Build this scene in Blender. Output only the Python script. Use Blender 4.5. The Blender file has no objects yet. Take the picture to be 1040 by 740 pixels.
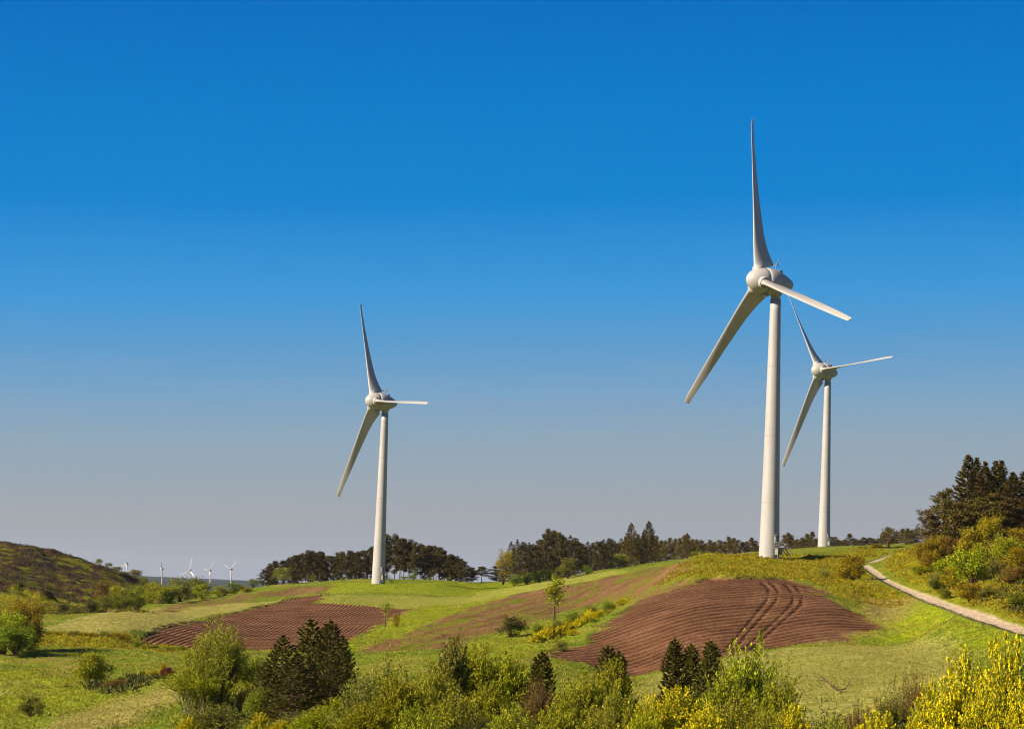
import bpy, math, random, time
import numpy as np
from mathutils import Matrix, Vector
T0 = time.time()
C = bpy.context.scene.collection
rng = np.random.default_rng(7)
random.seed(7)
PI = math.pi

# ------------------------------------------------------------------ camera
FPX = 2500.0
PITCH = math.atan(230 / FPX)
ROLL = 0.035
r0 = np.array([1.0, 0, 0]); u0 = np.array([0, -math.sin(PITCH), math.cos(PITCH)])
FW = np.array([0, math.cos(PITCH), math.sin(PITCH)])
RT = math.cos(ROLL) * r0 + math.sin(ROLL) * u0
UP = -math.sin(ROLL) * r0 + math.cos(ROLL) * u0
cam = bpy.data.cameras.new('camera'); co = bpy.data.objects.new('camera', cam); C.objects.link(co)
M = Matrix(((RT[0], UP[0], -FW[0], 0), (RT[1], UP[1], -FW[1], 0), (RT[2], UP[2], -FW[2], 0), (0, 0, 0, 1)))
co.matrix_world = M
cam.sensor_width = 36; cam.sensor_fit = 'HORIZONTAL'; cam.lens = FPX / 1040 * 36
cam.clip_start = 0.5; cam.clip_end = 60000
bpy.context.scene.camera = co

def ray(px, v):
    d = RT * ((px - 520) / FPX) - UP * ((v - 370) / FPX) + FW
    return d / d[1]

# ------------------------------------------------------------------ noise
_tab = np.random.default_rng(3).random((256, 256))
def vnoise(x, y):
    xi = np.floor(x).astype(int); yi = np.floor(y).astype(int)
    fx = x - xi; fy = y - yi
    fx = fx * fx * (3 - 2 * fx); fy = fy * fy * (3 - 2 * fy)
    a = _tab[xi & 255, yi & 255]; b = _tab[(xi + 1) & 255, yi & 255]
    c = _tab[xi & 255, (yi + 1) & 255]; d = _tab[(xi + 1) & 255, (yi + 1) & 255]
    return (a * (1 - fx) + b * fx) * (1 - fy) + (c * (1 - fx) + d * fx) * fy
def fbm(x, y, s, o=3, seed=0):
    out = 0; amp = 1; tot = 0
    x = np.asarray(x) / s + seed * 17.3; y = np.asarray(y) / s + seed * 9.1
    for k in range(o):
        out = out + amp * (vnoise(x, y) - .5); tot += amp; amp *= .5
        x = x * 2.03 + 5.1; y = y * 2.03 + 1.7
    return out / tot * 2      # about -1..1

# ------------------------------------------------------------------ terrain shape
# surveyed ground points: bearing (as a column), sight line (as a row) and distance in metres
G = []
def g(*p): G.extend(p)
# near slope
for px in (-700, -200, 200, 520, 800, 1100, 1700):
    g((px, 868, 25))
g((-300, 840, 45), (0, 835, 45), (200, 815, 45), (350, 796, 45), (520, 792, 45), (700, 795, 45), (900, 795, 45), (1050, 790, 45), (1300, 790, 45))
g((0, 800, 90), (200, 785, 90), (350, 757, 80), (520, 752, 80), (700, 756, 85), (900, 752, 90), (1040, 742, 90), (1300, 735, 90))
g((0, 775, 150), (200, 762, 140), (350, 742, 130), (520, 738, 130), (700, 726, 130), (880, 722, 130), (1040, 700, 140), (1200, 690, 140))
g((-200, 750, 200), (0, 748, 200), (100, 746, 200), (200, 738, 200), (305, 730, 200), (400, 726, 200), (520, 722, 200), (640, 714, 200), (740, 704, 200), (860, 697, 200), (950, 686, 200), (1040, 664, 200), (1150, 650, 200))
# left valley
g((0, 733, 220), (100, 722, 228), (180, 704, 236), (0, 692, 290), (90, 697, 285), (170, 688, 290), (60, 664, 370), (150, 667, 360), (8, 662, 375), (60, 655, 400), (130, 653, 410),
  (50, 638, 430), (130, 640, 430), (250, 664, 390), (320, 668, 370), (250, 690, 300), (340, 690, 300), (-150, 650, 400), (-150, 700, 290))
# pale strip and the left ploughed field
g((45, 636, 445), (130, 621, 560), (240, 611, 690), (155, 639, 450), (150, 650, 425), (260, 656, 425), (200, 628, 570), (332, 601, 745), (300, 622, 610), (372, 641, 490), (412, 620, 620))
g((110, 622, 620), (180, 613, 700), (250, 601, 770), (60, 626, 600))
# left hill
g((0, 622, 560), (60, 622, 620), (0, 590, 720), (60, 602, 740), (0, 554, 950), (40, 560, 950), (80, 572, 950), (110, 581, 950), (130, 588, 950), (155, 600, 950), (185, 608, 950), (-120, 535, 950), (-300, 520, 950),
  (-150, 600, 700), (0, 580, 1350), (100, 595, 1350), (-300, 560, 1350))
# knoll under the left turbine
g((330, 597, 755), (384, 591, 768), (450, 592, 780), (280, 597, 775), (300, 605, 735), (480, 603, 750), (330, 606, 700), (470, 606, 715), (400, 617, 650), (390, 602, 730),
  (280, 597, 850), (384, 591, 850), (470, 592, 850), (500, 591, 850), (560, 589, 830), (620, 578, 800), (700, 567, 830))
# green strip and the fallow slope
g((350, 652, 400), (430, 629, 520), (530, 598, 720), (600, 583, 780), (380, 656, 390), (450, 641, 440), (520, 621, 520), (600, 600, 600), (690, 575, 650), (600, 611, 560), (480, 656, 370), (650, 600, 500),
  (500, 651, 380), (540, 656, 360), (590, 636, 400), (630, 616, 440), (440, 676, 300), (520, 680, 300))
# right ploughed field
g((562, 666, 340), (640, 684, 325), (780, 655, 330), (890, 636, 345), (640, 624, 375), (720, 588, 405), (800, 588, 405), (850, 610, 370), (700, 636, 350), (600, 690, 300), (700, 682, 300), (780, 664, 312), (860, 655, 318), (930, 649, 322),
  (860, 668, 270), (950, 662, 270), (760, 690, 240))
# mound and the turbine pads
g((690, 590, 420), (700, 568, 500), (740, 566, 508), (781, 566, 512), (800, 574, 480), (760, 580, 440), (850, 571, 490), (880, 557, 590), (836, 556, 825), (836, 559, 690), (836, 564, 530), (900, 557, 640), (940, 553, 580),
  (780, 566, 620), (740, 565, 620))
# track
g((905, 563, 560), (877, 572, 480), (885, 580, 450), (900, 590, 420), (950, 611, 350), (1000, 628, 290), (1040, 641, 262), (900, 622, 370), (950, 640, 312), (990, 655, 265))
# right bank
g((930, 553, 560), (960, 572, 430), (1000, 577, 400), (1000, 605, 345), (1040, 590, 335), (990, 547, 455), (1040, 546, 435), (1040, 622, 285), (1120, 545, 410), (1120, 600, 310), (1120, 650, 240), (1300, 540, 420), (1300, 620, 270),
  (860, 556, 900), (920, 553, 760), (1000, 552, 650), (1150, 548, 650))
# far country
for px in (-700, -300, 0, 190, 400, 600, 800, 1000, 1300, 1700):
    h = 600 + .035 * (px - 520)
    g((px, h + 16, 1700), (px, h + 14, 3000), (px, h + 8, 6000))
    g((px, h + 1 + 2 * math.sin(px * .02), 9500), (px, h - 1.5 + 1.5 * math.sin(px * .033 + 1), 12500), (px, h + 2, 15000))
g((-700, 760, 200), (-700, 600, 600), (-700, 540, 950), (1700, 640, 200), (1700, 560, 420), (1700, 560, 800), (-700, 580, 1300))

_pts = np.array([np.append(ray(p[0], p[1]), p[2]) for p in G])
_K = 6.0
def _xy(t, ld): return np.stack([t * 25.0, ld * _K], -1)
_P = _xy(_pts[:, 0], np.log(_pts[:, 3])); _Q = _pts[:, 2]
def _tps(d2):
    return .5 * d2 * np.log(d2 + 1e-12)
def _solve():
    n = len(_P)
    A = np.zeros((n + 3, n + 3))
    A[:n, :n] = _tps(((_P[:, None] - _P[None]) ** 2).sum(-1)) + np.eye(n) * .004
    A[:n, n] = 1; A[:n, n + 1:] = _P; A[n, :n] = 1; A[n + 1:, :n] = _P.T
    return np.linalg.solve(A, np.append(_Q, [0, 0, 0]))
_W = _solve()
def base_height(x, y):
    x = np.atleast_1d(np.asarray(x, float)); y = np.atleast_1d(np.asarray(y, float))
    yc = np.maximum(y, 25.0)
    t = np.clip(x / yc, -.5, .5)
    E = _xy(t, np.log(yc)); out = np.empty(len(x)); n = len(_P)
    for i in range(0, len(x), 40000):
        e = E[i:i + 40000]
        d2 = (e ** 2).sum(1)[:, None] + (_P ** 2).sum(1)[None] - 2 * e @ _P.T
        out[i:i + 40000] = _tps(np.maximum(d2, 0)) @ _W[:n] + _W[n] + e @ _W[n + 1:]
    z = out * yc
    k = np.clip((25 - y) / 25, 0, 1)
    return z * (1 - k) + k * -1.8
def rough(x, y):
    y = np.atleast_1d(y); x = np.atleast_1d(x)
    a = np.clip(np.abs(y) / 300, .25, 3)
    z = fbm(x, y, 30, 3, 1) * .35 * a + fbm(x, y, 6, 3, 2) * .26
    far = np.clip((y - 5000) / 4000, 0, 1)
    z = z + far * (fbm(x, y, 1300, 4, 5) * 34 + 5 * fbm(x, y, 400, 3, 9))
    return z
def height(x, y): return base_height(x, y) + rough(x, y)

def place(px, d):
    """ground point at bearing column px and distance d"""
    z = -5.0
    for _ in range(4):
        # find x so that the column is px for the present z
        x0 = ray(px, 600)[0] * d
        for _k in range(3):
            P = np.array([x0, d, z]); c = 520 + FPX * (P @ RT) / (P @ FW)
            x0 += (px - c) * d / FPX
        z = float(height(x0, d)[0])
    return x0, d, z

def hit(pts, dmin, dmax):
    """sight lines met with the ground between two distances"""
    pts = np.asarray(pts, float)
    ds = np.exp(np.linspace(math.log(dmin), math.log(dmax), 260))
    out = []
    for px, v in pts:
        r = ray(px, v)
        dz = base_height(r[0] * ds, ds) - r[2] * ds
        i = np.where((dz[:-1] < 0) & (dz[1:] >= 0))[0]
        k = i[0] if len(i) else int(np.argmin(np.abs(dz) / ds))
        if len(i):
            t = dz[k] / (dz[k] - dz[k + 1]); d = ds[k] + t * (ds[k + 1] - ds[k])
        else: d = ds[k]
        out.append((r[0] * d, d))
    return np.array(out)
def densify(poly, n=5, closed=True):
    poly = [np.array(p, float) for p in poly]; out = []
    m = len(poly) if closed else len(poly) - 1
    for i in range(m):
        a, b = poly[i], poly[(i + 1) % len(poly)]
        for k in range(n): out.append(a + (b - a) * k / n)
    if not closed: out.append(poly[-1])
    return out

# terrain grid
cols = np.concatenate([np.linspace(-1.1, -.24, 60), np.linspace(-.24, .24, 820)[1:-1], np.linspace(.24, 1.1, 60)])
rows = np.concatenate([-np.exp(np.linspace(math.log(4000), math.log(34), 24)), np.linspace(-30, 40, 36), np.exp(np.linspace(math.log(41), math.log(200), 130)), np.exp(np.linspace(math.log(201), math.log(1000), 640)), np.exp(np.linspace(math.log(1010), math.log(15500), 120))])
YY, UU = np.meshgrid(rows, cols, indexing='ij')
XX = UU * (np.sqrt(YY ** 2 + 30 ** 2) + 60)
XX = np.clip(XX, -8500, 8500)
x = XX.ravel(); y = YY.ravel()
Z = height(x, y)

# ---- ground cover masks, drawn as outlines on the ground
masks = {k: np.zeros(len(x)) for k in ('soil', 'fallow', 'lush', 'pale', 'heath', 'rough', 'track', 'rut', 'scrub', 'dry', 'bed')}
edge_noise = fbm(x, y, 9, 3, 21) + .7 * fbm(x, y, 2.6, 2, 22)
def sdist(poly):
    lo = poly.min(0) - 25; hi = poly.max(0) + 25
    idx = np.where((x > lo[0]) & (x < hi[0]) & (y > lo[1]) & (y < hi[1]))[0]
    px_, py_ = x[idx], y[idx]
    ins = np.zeros(len(idx), bool); dm = np.full(len(idx), 1e9)
    n = len(poly)
    for i in range(n):
        a = poly[i]; b = poly[(i + 1) % n]
        c = ((a[1] > py_) != (b[1] > py_))
        with np.errstate(divide='ignore', invalid='ignore'):
            ins ^= c & (px_ < (b[0] - a[0]) * (py_ - a[1]) / (b[1] - a[1] + 1e-12) + a[0])
        ab = b - a; L = (ab ** 2).sum() + 1e-9
        t = np.clip(((px_ - a[0]) * ab[0] + (py_ - a[1]) * ab[1]) / L, 0, 1)
        dm = np.minimum(dm, np.hypot(px_ - a[0] - t * ab[0], py_ - a[1] - t * ab[1]))
    return idx, np.where(ins, dm, -dm)
POLY = {}
def region(mask, poly, dmin, dmax, soft=1.0, wob=1.0, val=1.0, others=()):
    P = hit(densify(poly), dmin, dmax)
    idx, s = sdist(P)
    k = np.clip((s + edge_noise[idx] * wob) / soft + .5, 0, 1) * val
    masks[mask][idx] = np.maximum(masks[mask][idx], k)
    for o in others: masks[o][idx] *= 1 - k
    return P
def stripe(mask, line, dmin, dmax, w, soft=.6, wob=.3, val=1.0, n=8, w2=None):
    P = hit(densify(line, n, False), dmin, dmax)
    lo = P.min(0) - 15; hi = P.max(0) + 15
    idx = np.where((x > lo[0]) & (x < hi[0]) & (y > lo[1]) & (y < hi[1]))[0]
    dm = np.full(len(idx), 1e9)
    for i in range(len(P) - 1):
        a, b = P[i], P[i + 1]; ab = b - a; L = (ab ** 2).sum() + 1e-9
        t = np.clip(((x[idx] - a[0]) * ab[0] + (y[idx] - a[1]) * ab[1]) / L, 0, 1)
        dm = np.minimum(dm, np.hypot(x[idx] - a[0] - t * ab[0], y[idx] - a[1] - t * ab[1]))
    k = np.clip((w / 2 - dm + edge_noise[idx] * wob) / soft + .5, 0, 1) * val
    masks[mask][idx] = np.maximum(masks[mask][idx], k)
    return P
region('heath', [(-400, 500), (-150, 525), (0, 540), (60, 555), (110, 572), (150, 590), (125, 602), (90, 612), (55, 606), (0, 602), (-400, 610)], 640, 1300, 6, 8)
region('rough', [(-300, 590), (0, 596), (60, 602), (110, 606), (150, 600), (140, 622), (60, 634), (0, 626), (-300, 630)], 540, 900, 5, 6, .9)
region('scrub', [(60, 612), (110, 606), (140, 622), (60, 634), (40, 626)], 540, 900, 5, 6, .6)
region('pale', [(42, 637), (105, 622), (240, 611.5), (285, 609), (225, 622), (158, 640), (100, 641)], 420, 780, 1.5, 1.2)
region('soil', [(134, 649), (158, 642), (228, 623), (290, 609), (340, 602), (322, 612), (420, 618), (408, 623), (383, 637), (360, 648), (330, 660), (262, 658), (212, 658)], 405, 770, 1.6, 3.0)
region('dry', [(42, 637), (105, 622), (240, 611.5), (285, 609), (225, 622), (158, 640), (100, 641)], 420, 780, 4, 3, .2)
region('fallow', [(150, 620), (240, 605), (300, 596), (345, 594), (325, 603), (240, 611), (160, 622)], 620, 800, 3, 2, .85)
region('pale', [(322, 609), (335, 605.5), (470, 605.5), (495, 606), (430, 616), (400, 619), (330, 613.5)], 600, 750, 1.5, 1.2, .55)
region('lush', [(322, 609), (335, 605.5), (470, 605.5), (495, 606), (430, 616), (400, 619), (330, 613.5)], 600, 750, 1.5, 1.2, .6)
region('lush', [(330, 597), (345, 591), (384, 590), (480, 592), (560, 592), (540, 598), (480, 606), (335, 605)], 725, 840, 3, 2, .75)
region('lush', [(345, 655), (380, 640), (408, 624), (440, 615), (520, 598), (620, 580), (640, 580), (600, 590), (530, 602), (455, 625), (400, 648), (365, 662)], 380, 800, 1.4, .8, 1.0)
region('pale', [(445, 612), (520, 597), (620, 579), (640, 579), (600, 590), (530, 601), (460, 618)], 500, 800, 1.4, .8, .6)
region('fallow', [(360, 660), (400, 648), (455, 625), (530, 602), (600, 590), (700, 570), (700, 580), (655, 604), (630, 608), (575, 620), (540, 632), (500, 640), (470, 652), (400, 668)], 370, 700, 3, 2.5)
region('lush', [(470, 655), (510, 640), (560, 625), (635, 608), (618, 625), (565, 655), (560, 672), (510, 676)], 330, 470, 3, 3, .7)
region('rough', [(530, 652), (575, 630), (640, 607), (622, 622), (570, 648)], 330, 470, 4, 3, .6)
region('soil', [(560, 665), (600, 645), (622, 630), (652, 607), (720, 587), (800, 586), (835, 600), (862, 618), (900, 637), (780, 656), (690, 676), (640, 686), (600, 676)], 318, 415, 2.2, 2.6, others=('fallow', 'lush'))
region('fallow', [(630, 630), (650, 605), (700, 588), (700, 594), (655, 615), (640, 632)], 350, 470, 2.5, 2.0, .8)
region('rough', [(670, 592), (690, 575), (710, 566), (781, 564), (830, 566), (880, 556), (905, 560), (872, 572), (896, 592), (935, 612), (905, 640), (860, 612), (820, 590), (730, 586)], 380, 640, 3, 2.5, .9)
region('pale', [(665, 685), (780, 658), (895, 639), (960, 651), (985, 668), (950, 700), (880, 745), (700, 745), (620, 730)], 100, 322, 2.5, 2.5, .85)
region('dry', [(875, 605), (925, 612), (910, 632), (890, 626)], 330, 400, 4, 4, .7)
region('lush', [(895, 636), (925, 612), (1000, 635), (1040, 650), (1010, 680), (960, 652)], 230, 380, 3, 3, .8)
region('rough', [(905, 563), (940, 552), (1120, 540), (1120, 655), (1040, 634), (950, 606), (900, 584)], 240, 580, 3, 2, .9)
region('scrub', [(935, 558), (960, 553), (1120, 540), (1120, 640), (1040, 628), (990, 600), (955, 580)], 250, 560, 6, 4, .5)
region('lush', [(-200, 690), (0, 678), (50, 684), (110, 712), (30, 728), (-200, 730)], 220, 330, 5, 4, .8)
region('dry', [(30, 742), (110, 716), (180, 697), (186, 708), (120, 735), (60, 748)], 205, 250, 2, 1.2, .45)
region('pale', [(30, 742), (110, 716), (180, 697), (186, 708), (120, 735), (60, 748)], 205, 250, 3, 1.5, .8)
region('pale', [(-100, 700), (40, 690), (20, 705), (-100, 715)], 230, 310, 4, 3, .6)
region('rough', [(30, 655), (45, 640), (130, 641), (170, 652), (230, 660), (200, 668), (120, 656)], 395, 440, 2, 1.5, .9)
region('dry', [(55, 690), (75, 668), (90, 668), (85, 685)], 280, 370, 4, 4, .6)
region('scrub', [(95, 700), (130, 690), (165, 692), (130, 712)], 235, 300, 4, 4, .34)
# the gravel track, its two wheel lines worn paler
TR1 = [(1075, 652), (1040, 640.5), (1000, 627.5), (950, 610), (920, 598.5), (900, 589.5), (888, 581), (878, 573.5)]
TR2 = [(870, 572), (885, 570.5), (900, 565), (910, 562)]
stripe('track', TR1, 200, 490, 1.5, .45, .14)
stripe('track', TR2, 440, 600, 2.3, .6, .25)
stripe('bed', TR1, 200, 490, 4.5, 2.5, .2)
stripe('bed', TR2, 440, 600, 5, 2.5, .2)
RT1 = [(738, 660), (752, 640), (768, 622), (780, 607), (782, 597), (774, 590)]
RT2 = [(756, 656), (775, 640), (795, 622), (806, 610), (806, 601), (798, 592)]
RT3 = [(745, 659), (760, 640), (777, 622), (789, 608), (791, 599), (783, 590)]
RT4 = [(764, 656), (784, 639), (804, 622), (815, 611), (815, 602), (808, 594)]
for R_ in (RT1, RT2, RT3, RT4): stripe('rut', R_, 320, 410, .4, .5, .4, .6)
for k in ('fallow', 'lush', 'pale', 'rough', 'heath'): masks[k] *= 1 - masks['track']
soil = masks['soil']
for k in ('fallow', 'lush', 'pale', 'rough', 'dry'): masks[k] *= 1 - soil
# furrow phase: metres across the rows
def furrow(pa, pb, dmin, dmax):
    P = hit([pa, pb], dmin, dmax); d = P[1] - P[0]; d /= np.linalg.norm(d)
    return (x - P[0][0]) * -d[1] + (y - P[0][1]) * d[0]
fB = furrow((610, 668), (740, 636), 318, 415); fA = furrow((215, 655), (285, 634), 405, 770)
bend = fbm(x, y, 70, 2, 33) * .9
fur = np.where(x > place(470, 430)[0], fB + bend, fA * 2.5 + bend * .4)
sP = hit([(410, 648), (600, 597)], 370, 700); sD = (sP[1] - sP[0]) / np.linalg.norm(sP[1] - sP[0])
streak = (x - sP[0][0]) * -sD[1] + (y - sP[0][1]) * sD[0]; along = (x - sP[0][0]) * sD[0] + (y - sP[0][1]) * sD[1]
masks['plain'] = np.clip(1 - sum(masks[k] for k in ('soil', 'fallow', 'pale', 'heath', 'track', 'scrub', 'dry')), 0, 1)
Z = Z - masks['bed'] * rough(x, y)
clear = 1 - masks['bed']
# lift rough ground and cut the fields a little below their verges
Z = Z + clear * masks['rough'] * (fbm(x, y, 4, 3, 41) * .6 + fbm(x, y, 11, 2, 45) * .5) + masks['scrub'] * fbm(x, y, 5, 3, 42) * .7 + masks['heath'] * (fbm(x / 4.0, y, 20, 3, 43) * 3.4 + fbm(x, y, 7, 3, 44) * 1.5)
Z = Z + clear * masks['plain'] * np.clip((500 - y) / 100, 0, 1) * (fbm(x, y, 17, 3, 46) * .9 + fbm(x, y, 5, 2, 47) * .25) + masks['fallow'] * fbm(streak / 4, along / 30, 1, 3, 48) * .5
Z = Z - soil * fbm(x, y, 6, 3, 2) * .22 - soil * .25 - masks['rut'] * .18 - masks['track'] * .1

nr, nc = YY.shape
verts = np.stack([x, y, Z], -1)
ii = np.arange(nr * nc).reshape(nr, nc)
quads = np.stack([ii[:-1, :-1], ii[:-1, 1:], ii[1:, 1:], ii[1:, :-1]], -1).reshape(-1, 4)
def np_mesh(name, v, q, smooth=False):
    me = bpy.data.meshes.new(name)
    me.vertices.add(len(v)); me.vertices.foreach_set('co', np.ascontiguousarray(v, dtype=np.float32).ravel())
    n = q.shape[1]
    me.loops.add(q.size); me.loops.foreach_set('vertex_index', np.ascontiguousarray(q, dtype=np.int32).ravel())
    me.polygons.add(len(q)); me.polygons.foreach_set('loop_start', np.arange(0, q.size, n, dtype=np.int32))
    me.polygons.foreach_set('loop_total', np.full(len(q), n, dtype=np.int32))
    if smooth: me.polygons.foreach_set('use_smooth', np.ones(len(q), bool))
    me.update(calc_edges=True)
    return me
gm = np_mesh('ground', verts, quads, True)
def fattr(me, name, arr):
    a = me.attributes.new(name, 'FLOAT', 'POINT'); a.data.foreach_set('value', np.ascontiguousarray(arr, dtype=np.float32))
for k, v_ in masks.items(): fattr(gm, k, v_)
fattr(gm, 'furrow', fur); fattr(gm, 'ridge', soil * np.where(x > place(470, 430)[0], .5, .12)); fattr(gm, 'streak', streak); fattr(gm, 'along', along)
ground = bpy.data.objects.new('ground', gm); C.objects.link(ground); ground['kind'] = 'structure'

# ------------------------------------------------------------------ materials
class NT:
    def __init__(s, name):
        s.m = bpy.data.materials.new(name); s.m.use_nodes = True; s.t = s.m.node_tree; s.t.nodes.clear()
        s.out = s.n('ShaderNodeOutputMaterial')
    def n(s, ty, **kw):
        o = s.t.nodes.new(ty)
        for k, v in kw.items(): setattr(o, k, v)
        return o
    def l(s, a, b): s.t.links.new(a, b)
    def val(s, sock, v):
        if hasattr(v, 'links') or isinstance(v, bpy.types.NodeSocket): s.l(v, sock)
        else: sock.default_value = v
    def attr(s, name): return s.n('ShaderNodeAttribute', attribute_name=name).outputs['Fac']
    def pos(s): return s.n('ShaderNodeNewGeometry').outputs['Position']
    def noise(s, vec, scale, detail=4, rough=.6):
        n = s.n('ShaderNodeTexNoise'); s.l(vec, n.inputs['Vector']); n.inputs['Scale'].default_value = scale
        n.inputs['Detail'].default_value = detail; n.inputs['Roughness'].default_value = rough
        return n.outputs['Fac']
    def math(s, op, a, b=0.0, c=None):
        n = s.n('ShaderNodeMath', operation=op); s.val(n.inputs[0], a); s.val(n.inputs[1], b)
        if c is not None: s.val(n.inputs[2], c)
        return n.outputs[0]
    def mix(s, f, a, b, mode='MIX'):
        n = s.n('ShaderNodeMix', data_type='RGBA', blend_type=mode); s.val(n.inputs[0], f)
        for sock, v in ((n.inputs[6], a), (n.inputs[7], b)):
            if isinstance(v, tuple): sock.default_value = (*v, 1)
            else: s.l(v, sock)
        return n.outputs[2]
    def ramp(s, f, stops):
        n = s.n('ShaderNodeValToRGB'); s.l(f, n.inputs[0]); e = n.color_ramp.elements
        e[0].position, e[0].color = stops[0][0], (*stops[0][1], 1); e[1].position, e[1].color = stops[-1][0], (*stops[-1][1], 1)
        for p, c in stops[1:-1]:
            k = e.new(p); k.color = (*c, 1)
        return n.outputs[0]
    def scaled(s, col, k=.54): return tuple(c * k for c in col) if isinstance(col, tuple) else s.mix(1.0, col, (k, k, k), 'MULTIPLY')
    def bsdf(s, col, rough=.8, spec=.2, normal=None):
        col = s.scaled(col)
        b = s.n('ShaderNodeBsdfPrincipled')
        if isinstance(col, tuple): b.inputs['Base Color'].default_value = (*col, 1)
        else: s.l(col, b.inputs['Base Color'])
        s.val(b.inputs['Roughness'], rough); b.inputs['Specular IOR Level'].default_value = spec
        if normal is not None: s.l(normal, b.inputs['Normal'])
        return b.outputs[0]
    def bump(s, h, dist=1.0, strength=1.0):
        b = s.n('ShaderNodeBump'); s.l(h, b.inputs['Height']); b.inputs['Distance'].default_value = dist; b.inputs['Strength'].default_value = strength
        return b.outputs[0]
    def done(s, sh): s.l(sh, s.out.inputs['Surface']); return s.m

def mat_ground():
    t = NT('meadow_and_fields'); p = t.pos()
    n1 = t.noise(p, .02, 4); n2 = t.noise(p, .12, 5); n3 = t.noise(p, .7, 4, .7); n4 = t.noise(p, 2.5, 3, .7)
    grass = t.ramp(n2, [(.36, (.12, .19, .012)), (.47, (.22, .30, .022)), (.55, (.32, .33, .04)), (.62, (.4, .33, .08)), (.7, (.34, .25, .09))])
    c = t.mix(t.math('MULTIPLY', n1, .5), grass, (.2, .27, .02))
    rough_ = t.ramp(n3, [(.36, (.13, .15, .003)), (.47, (.36, .32, .006)), (.56, (.5, .38, .010)), (.66, (.46, .27, .045))])
    rough_ = t.mix(t.ramp(n2, [(.35, (0, 0, 0)), (.6, (.75, .75, .75))]), rough_, t.ramp(n3, [(.38, (.16, .25, .004)), (.6, (.38, .43, .012))]))
    c = t.mix(t.attr('rough'), c, rough_)
    lush = t.ramp(n3, [(.38, (.18, .29, .004)), (.5, (.33, .41, .010)), (.62, (.46, .48, .025))])
    c = t.mix(t.attr('lush'), c, lush)
    pale = t.ramp(n3, [(.37, (.30, .32, .055)), (.46, (.46, .45, .11)), (.56, (.58, .53, .16)), (.66, (.5, .43, .14))])
    pale = t.mix(t.ramp(n2, [(.4, (0, 0, 0)), (.7, (.6, .6, .6))]), pale, (.27, .33, .04))
    c = t.mix(t.attr('pale'), c, pale)
    dry = t.ramp(n3, [(.36, (.33, .25, .075)), (.64, (.52, .39, .15))])
    c = t.mix(t.attr('dry'), c, dry)
    scrub = t.ramp(n3, [(.38, (.06, .075, .008)), (.5, (.17, .14, .015)), (.62, (.25, .15, .03))])
    c = t.mix(t.attr('scrub'), c, scrub)
    heath = t.ramp(n2, [(.38, (.04, .024, .024)), (.47, (.085, .045, .035)), (.525, (.145, .10, .027)), (.575, (.23, .23, .012))])
    heath = t.mix(t.ramp(n3, [(.4, (0, 0, 0)), (.7, (.7, .7, .7))]), heath, (.06, .045, .028))
    c = t.mix(t.attr('heath'), c, heath)
    cv = t.n('ShaderNodeCombineXYZ'); t.l(t.math('MULTIPLY', t.attr('streak'), .16), cv.inputs[0]); t.l(t.math('MULTIPLY', t.attr('along'), .02), cv.inputs[1])
    ns = t.noise(cv.outputs[0], 1.0, 5, .65)
    fal = t.ramp(t.math('ADD', t.math('MULTIPLY', ns, .7), t.math('MULTIPLY', n3, .3)), [(.4, (.17, .24, .012)), (.45, (.27, .26, .03)), (.49, (.26, .16, .06)), (.54, (.28, .15, .075)), (.62, (.38, .23, .11))])
    c = t.mix(t.attr('fallow'), c, fal)
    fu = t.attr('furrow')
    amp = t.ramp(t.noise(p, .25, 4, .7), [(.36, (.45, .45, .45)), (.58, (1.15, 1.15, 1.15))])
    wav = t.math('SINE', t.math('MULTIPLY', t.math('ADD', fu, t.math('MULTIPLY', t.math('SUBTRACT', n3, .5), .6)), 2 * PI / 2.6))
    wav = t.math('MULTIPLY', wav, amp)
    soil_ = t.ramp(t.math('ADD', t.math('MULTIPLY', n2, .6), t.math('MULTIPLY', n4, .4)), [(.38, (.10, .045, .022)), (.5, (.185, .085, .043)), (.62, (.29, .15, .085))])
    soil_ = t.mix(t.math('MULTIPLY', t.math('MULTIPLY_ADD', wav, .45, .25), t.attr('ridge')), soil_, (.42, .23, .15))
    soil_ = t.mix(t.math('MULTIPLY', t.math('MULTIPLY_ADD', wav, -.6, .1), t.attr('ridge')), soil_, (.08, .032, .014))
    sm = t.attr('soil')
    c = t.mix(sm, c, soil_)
    c = t.mix(t.math('MULTIPLY', t.attr('rut'), t.math('MULTIPLY', n4, .8)), c, (.1, .045, .02))
    trk = t.ramp(n4, [(.38, (.5, .39, .30)), (.62, (.66, .53, .43))])
    c = t.mix(t.attr('track'), c, trk)
    c = t.mix(.55, c, t.ramp(n4, [(.36, (.5, .5, .45)), (.64, (1.45, 1.45, 1.45))]), 'MULTIPLY')
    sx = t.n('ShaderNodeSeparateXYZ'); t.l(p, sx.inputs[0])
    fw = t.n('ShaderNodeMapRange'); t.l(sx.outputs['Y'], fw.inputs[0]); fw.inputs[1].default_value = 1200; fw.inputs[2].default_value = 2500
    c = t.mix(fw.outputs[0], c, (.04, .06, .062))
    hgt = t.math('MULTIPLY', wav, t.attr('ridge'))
    hgt = t.math('ADD', hgt, t.math('MULTIPLY', n3, t.math('SUBTRACT', t.math('SUBTRACT', 1.15, t.math('MULTIPLY', t.attr('track'), 1.0)), t.math('MULTIPLY', sm, .85))))
    hgt = t.math('ADD', hgt, t.math('MULTIPLY', n4, .3))
    hgt = t.math('ADD', hgt, t.math('MULTIPLY', t.attr('rut'), -.5))
    return t.done(t.bsdf(c, .95, .05, t.bump(hgt, 1.0, .9)))
gm.materials.append(mat_ground())

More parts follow.
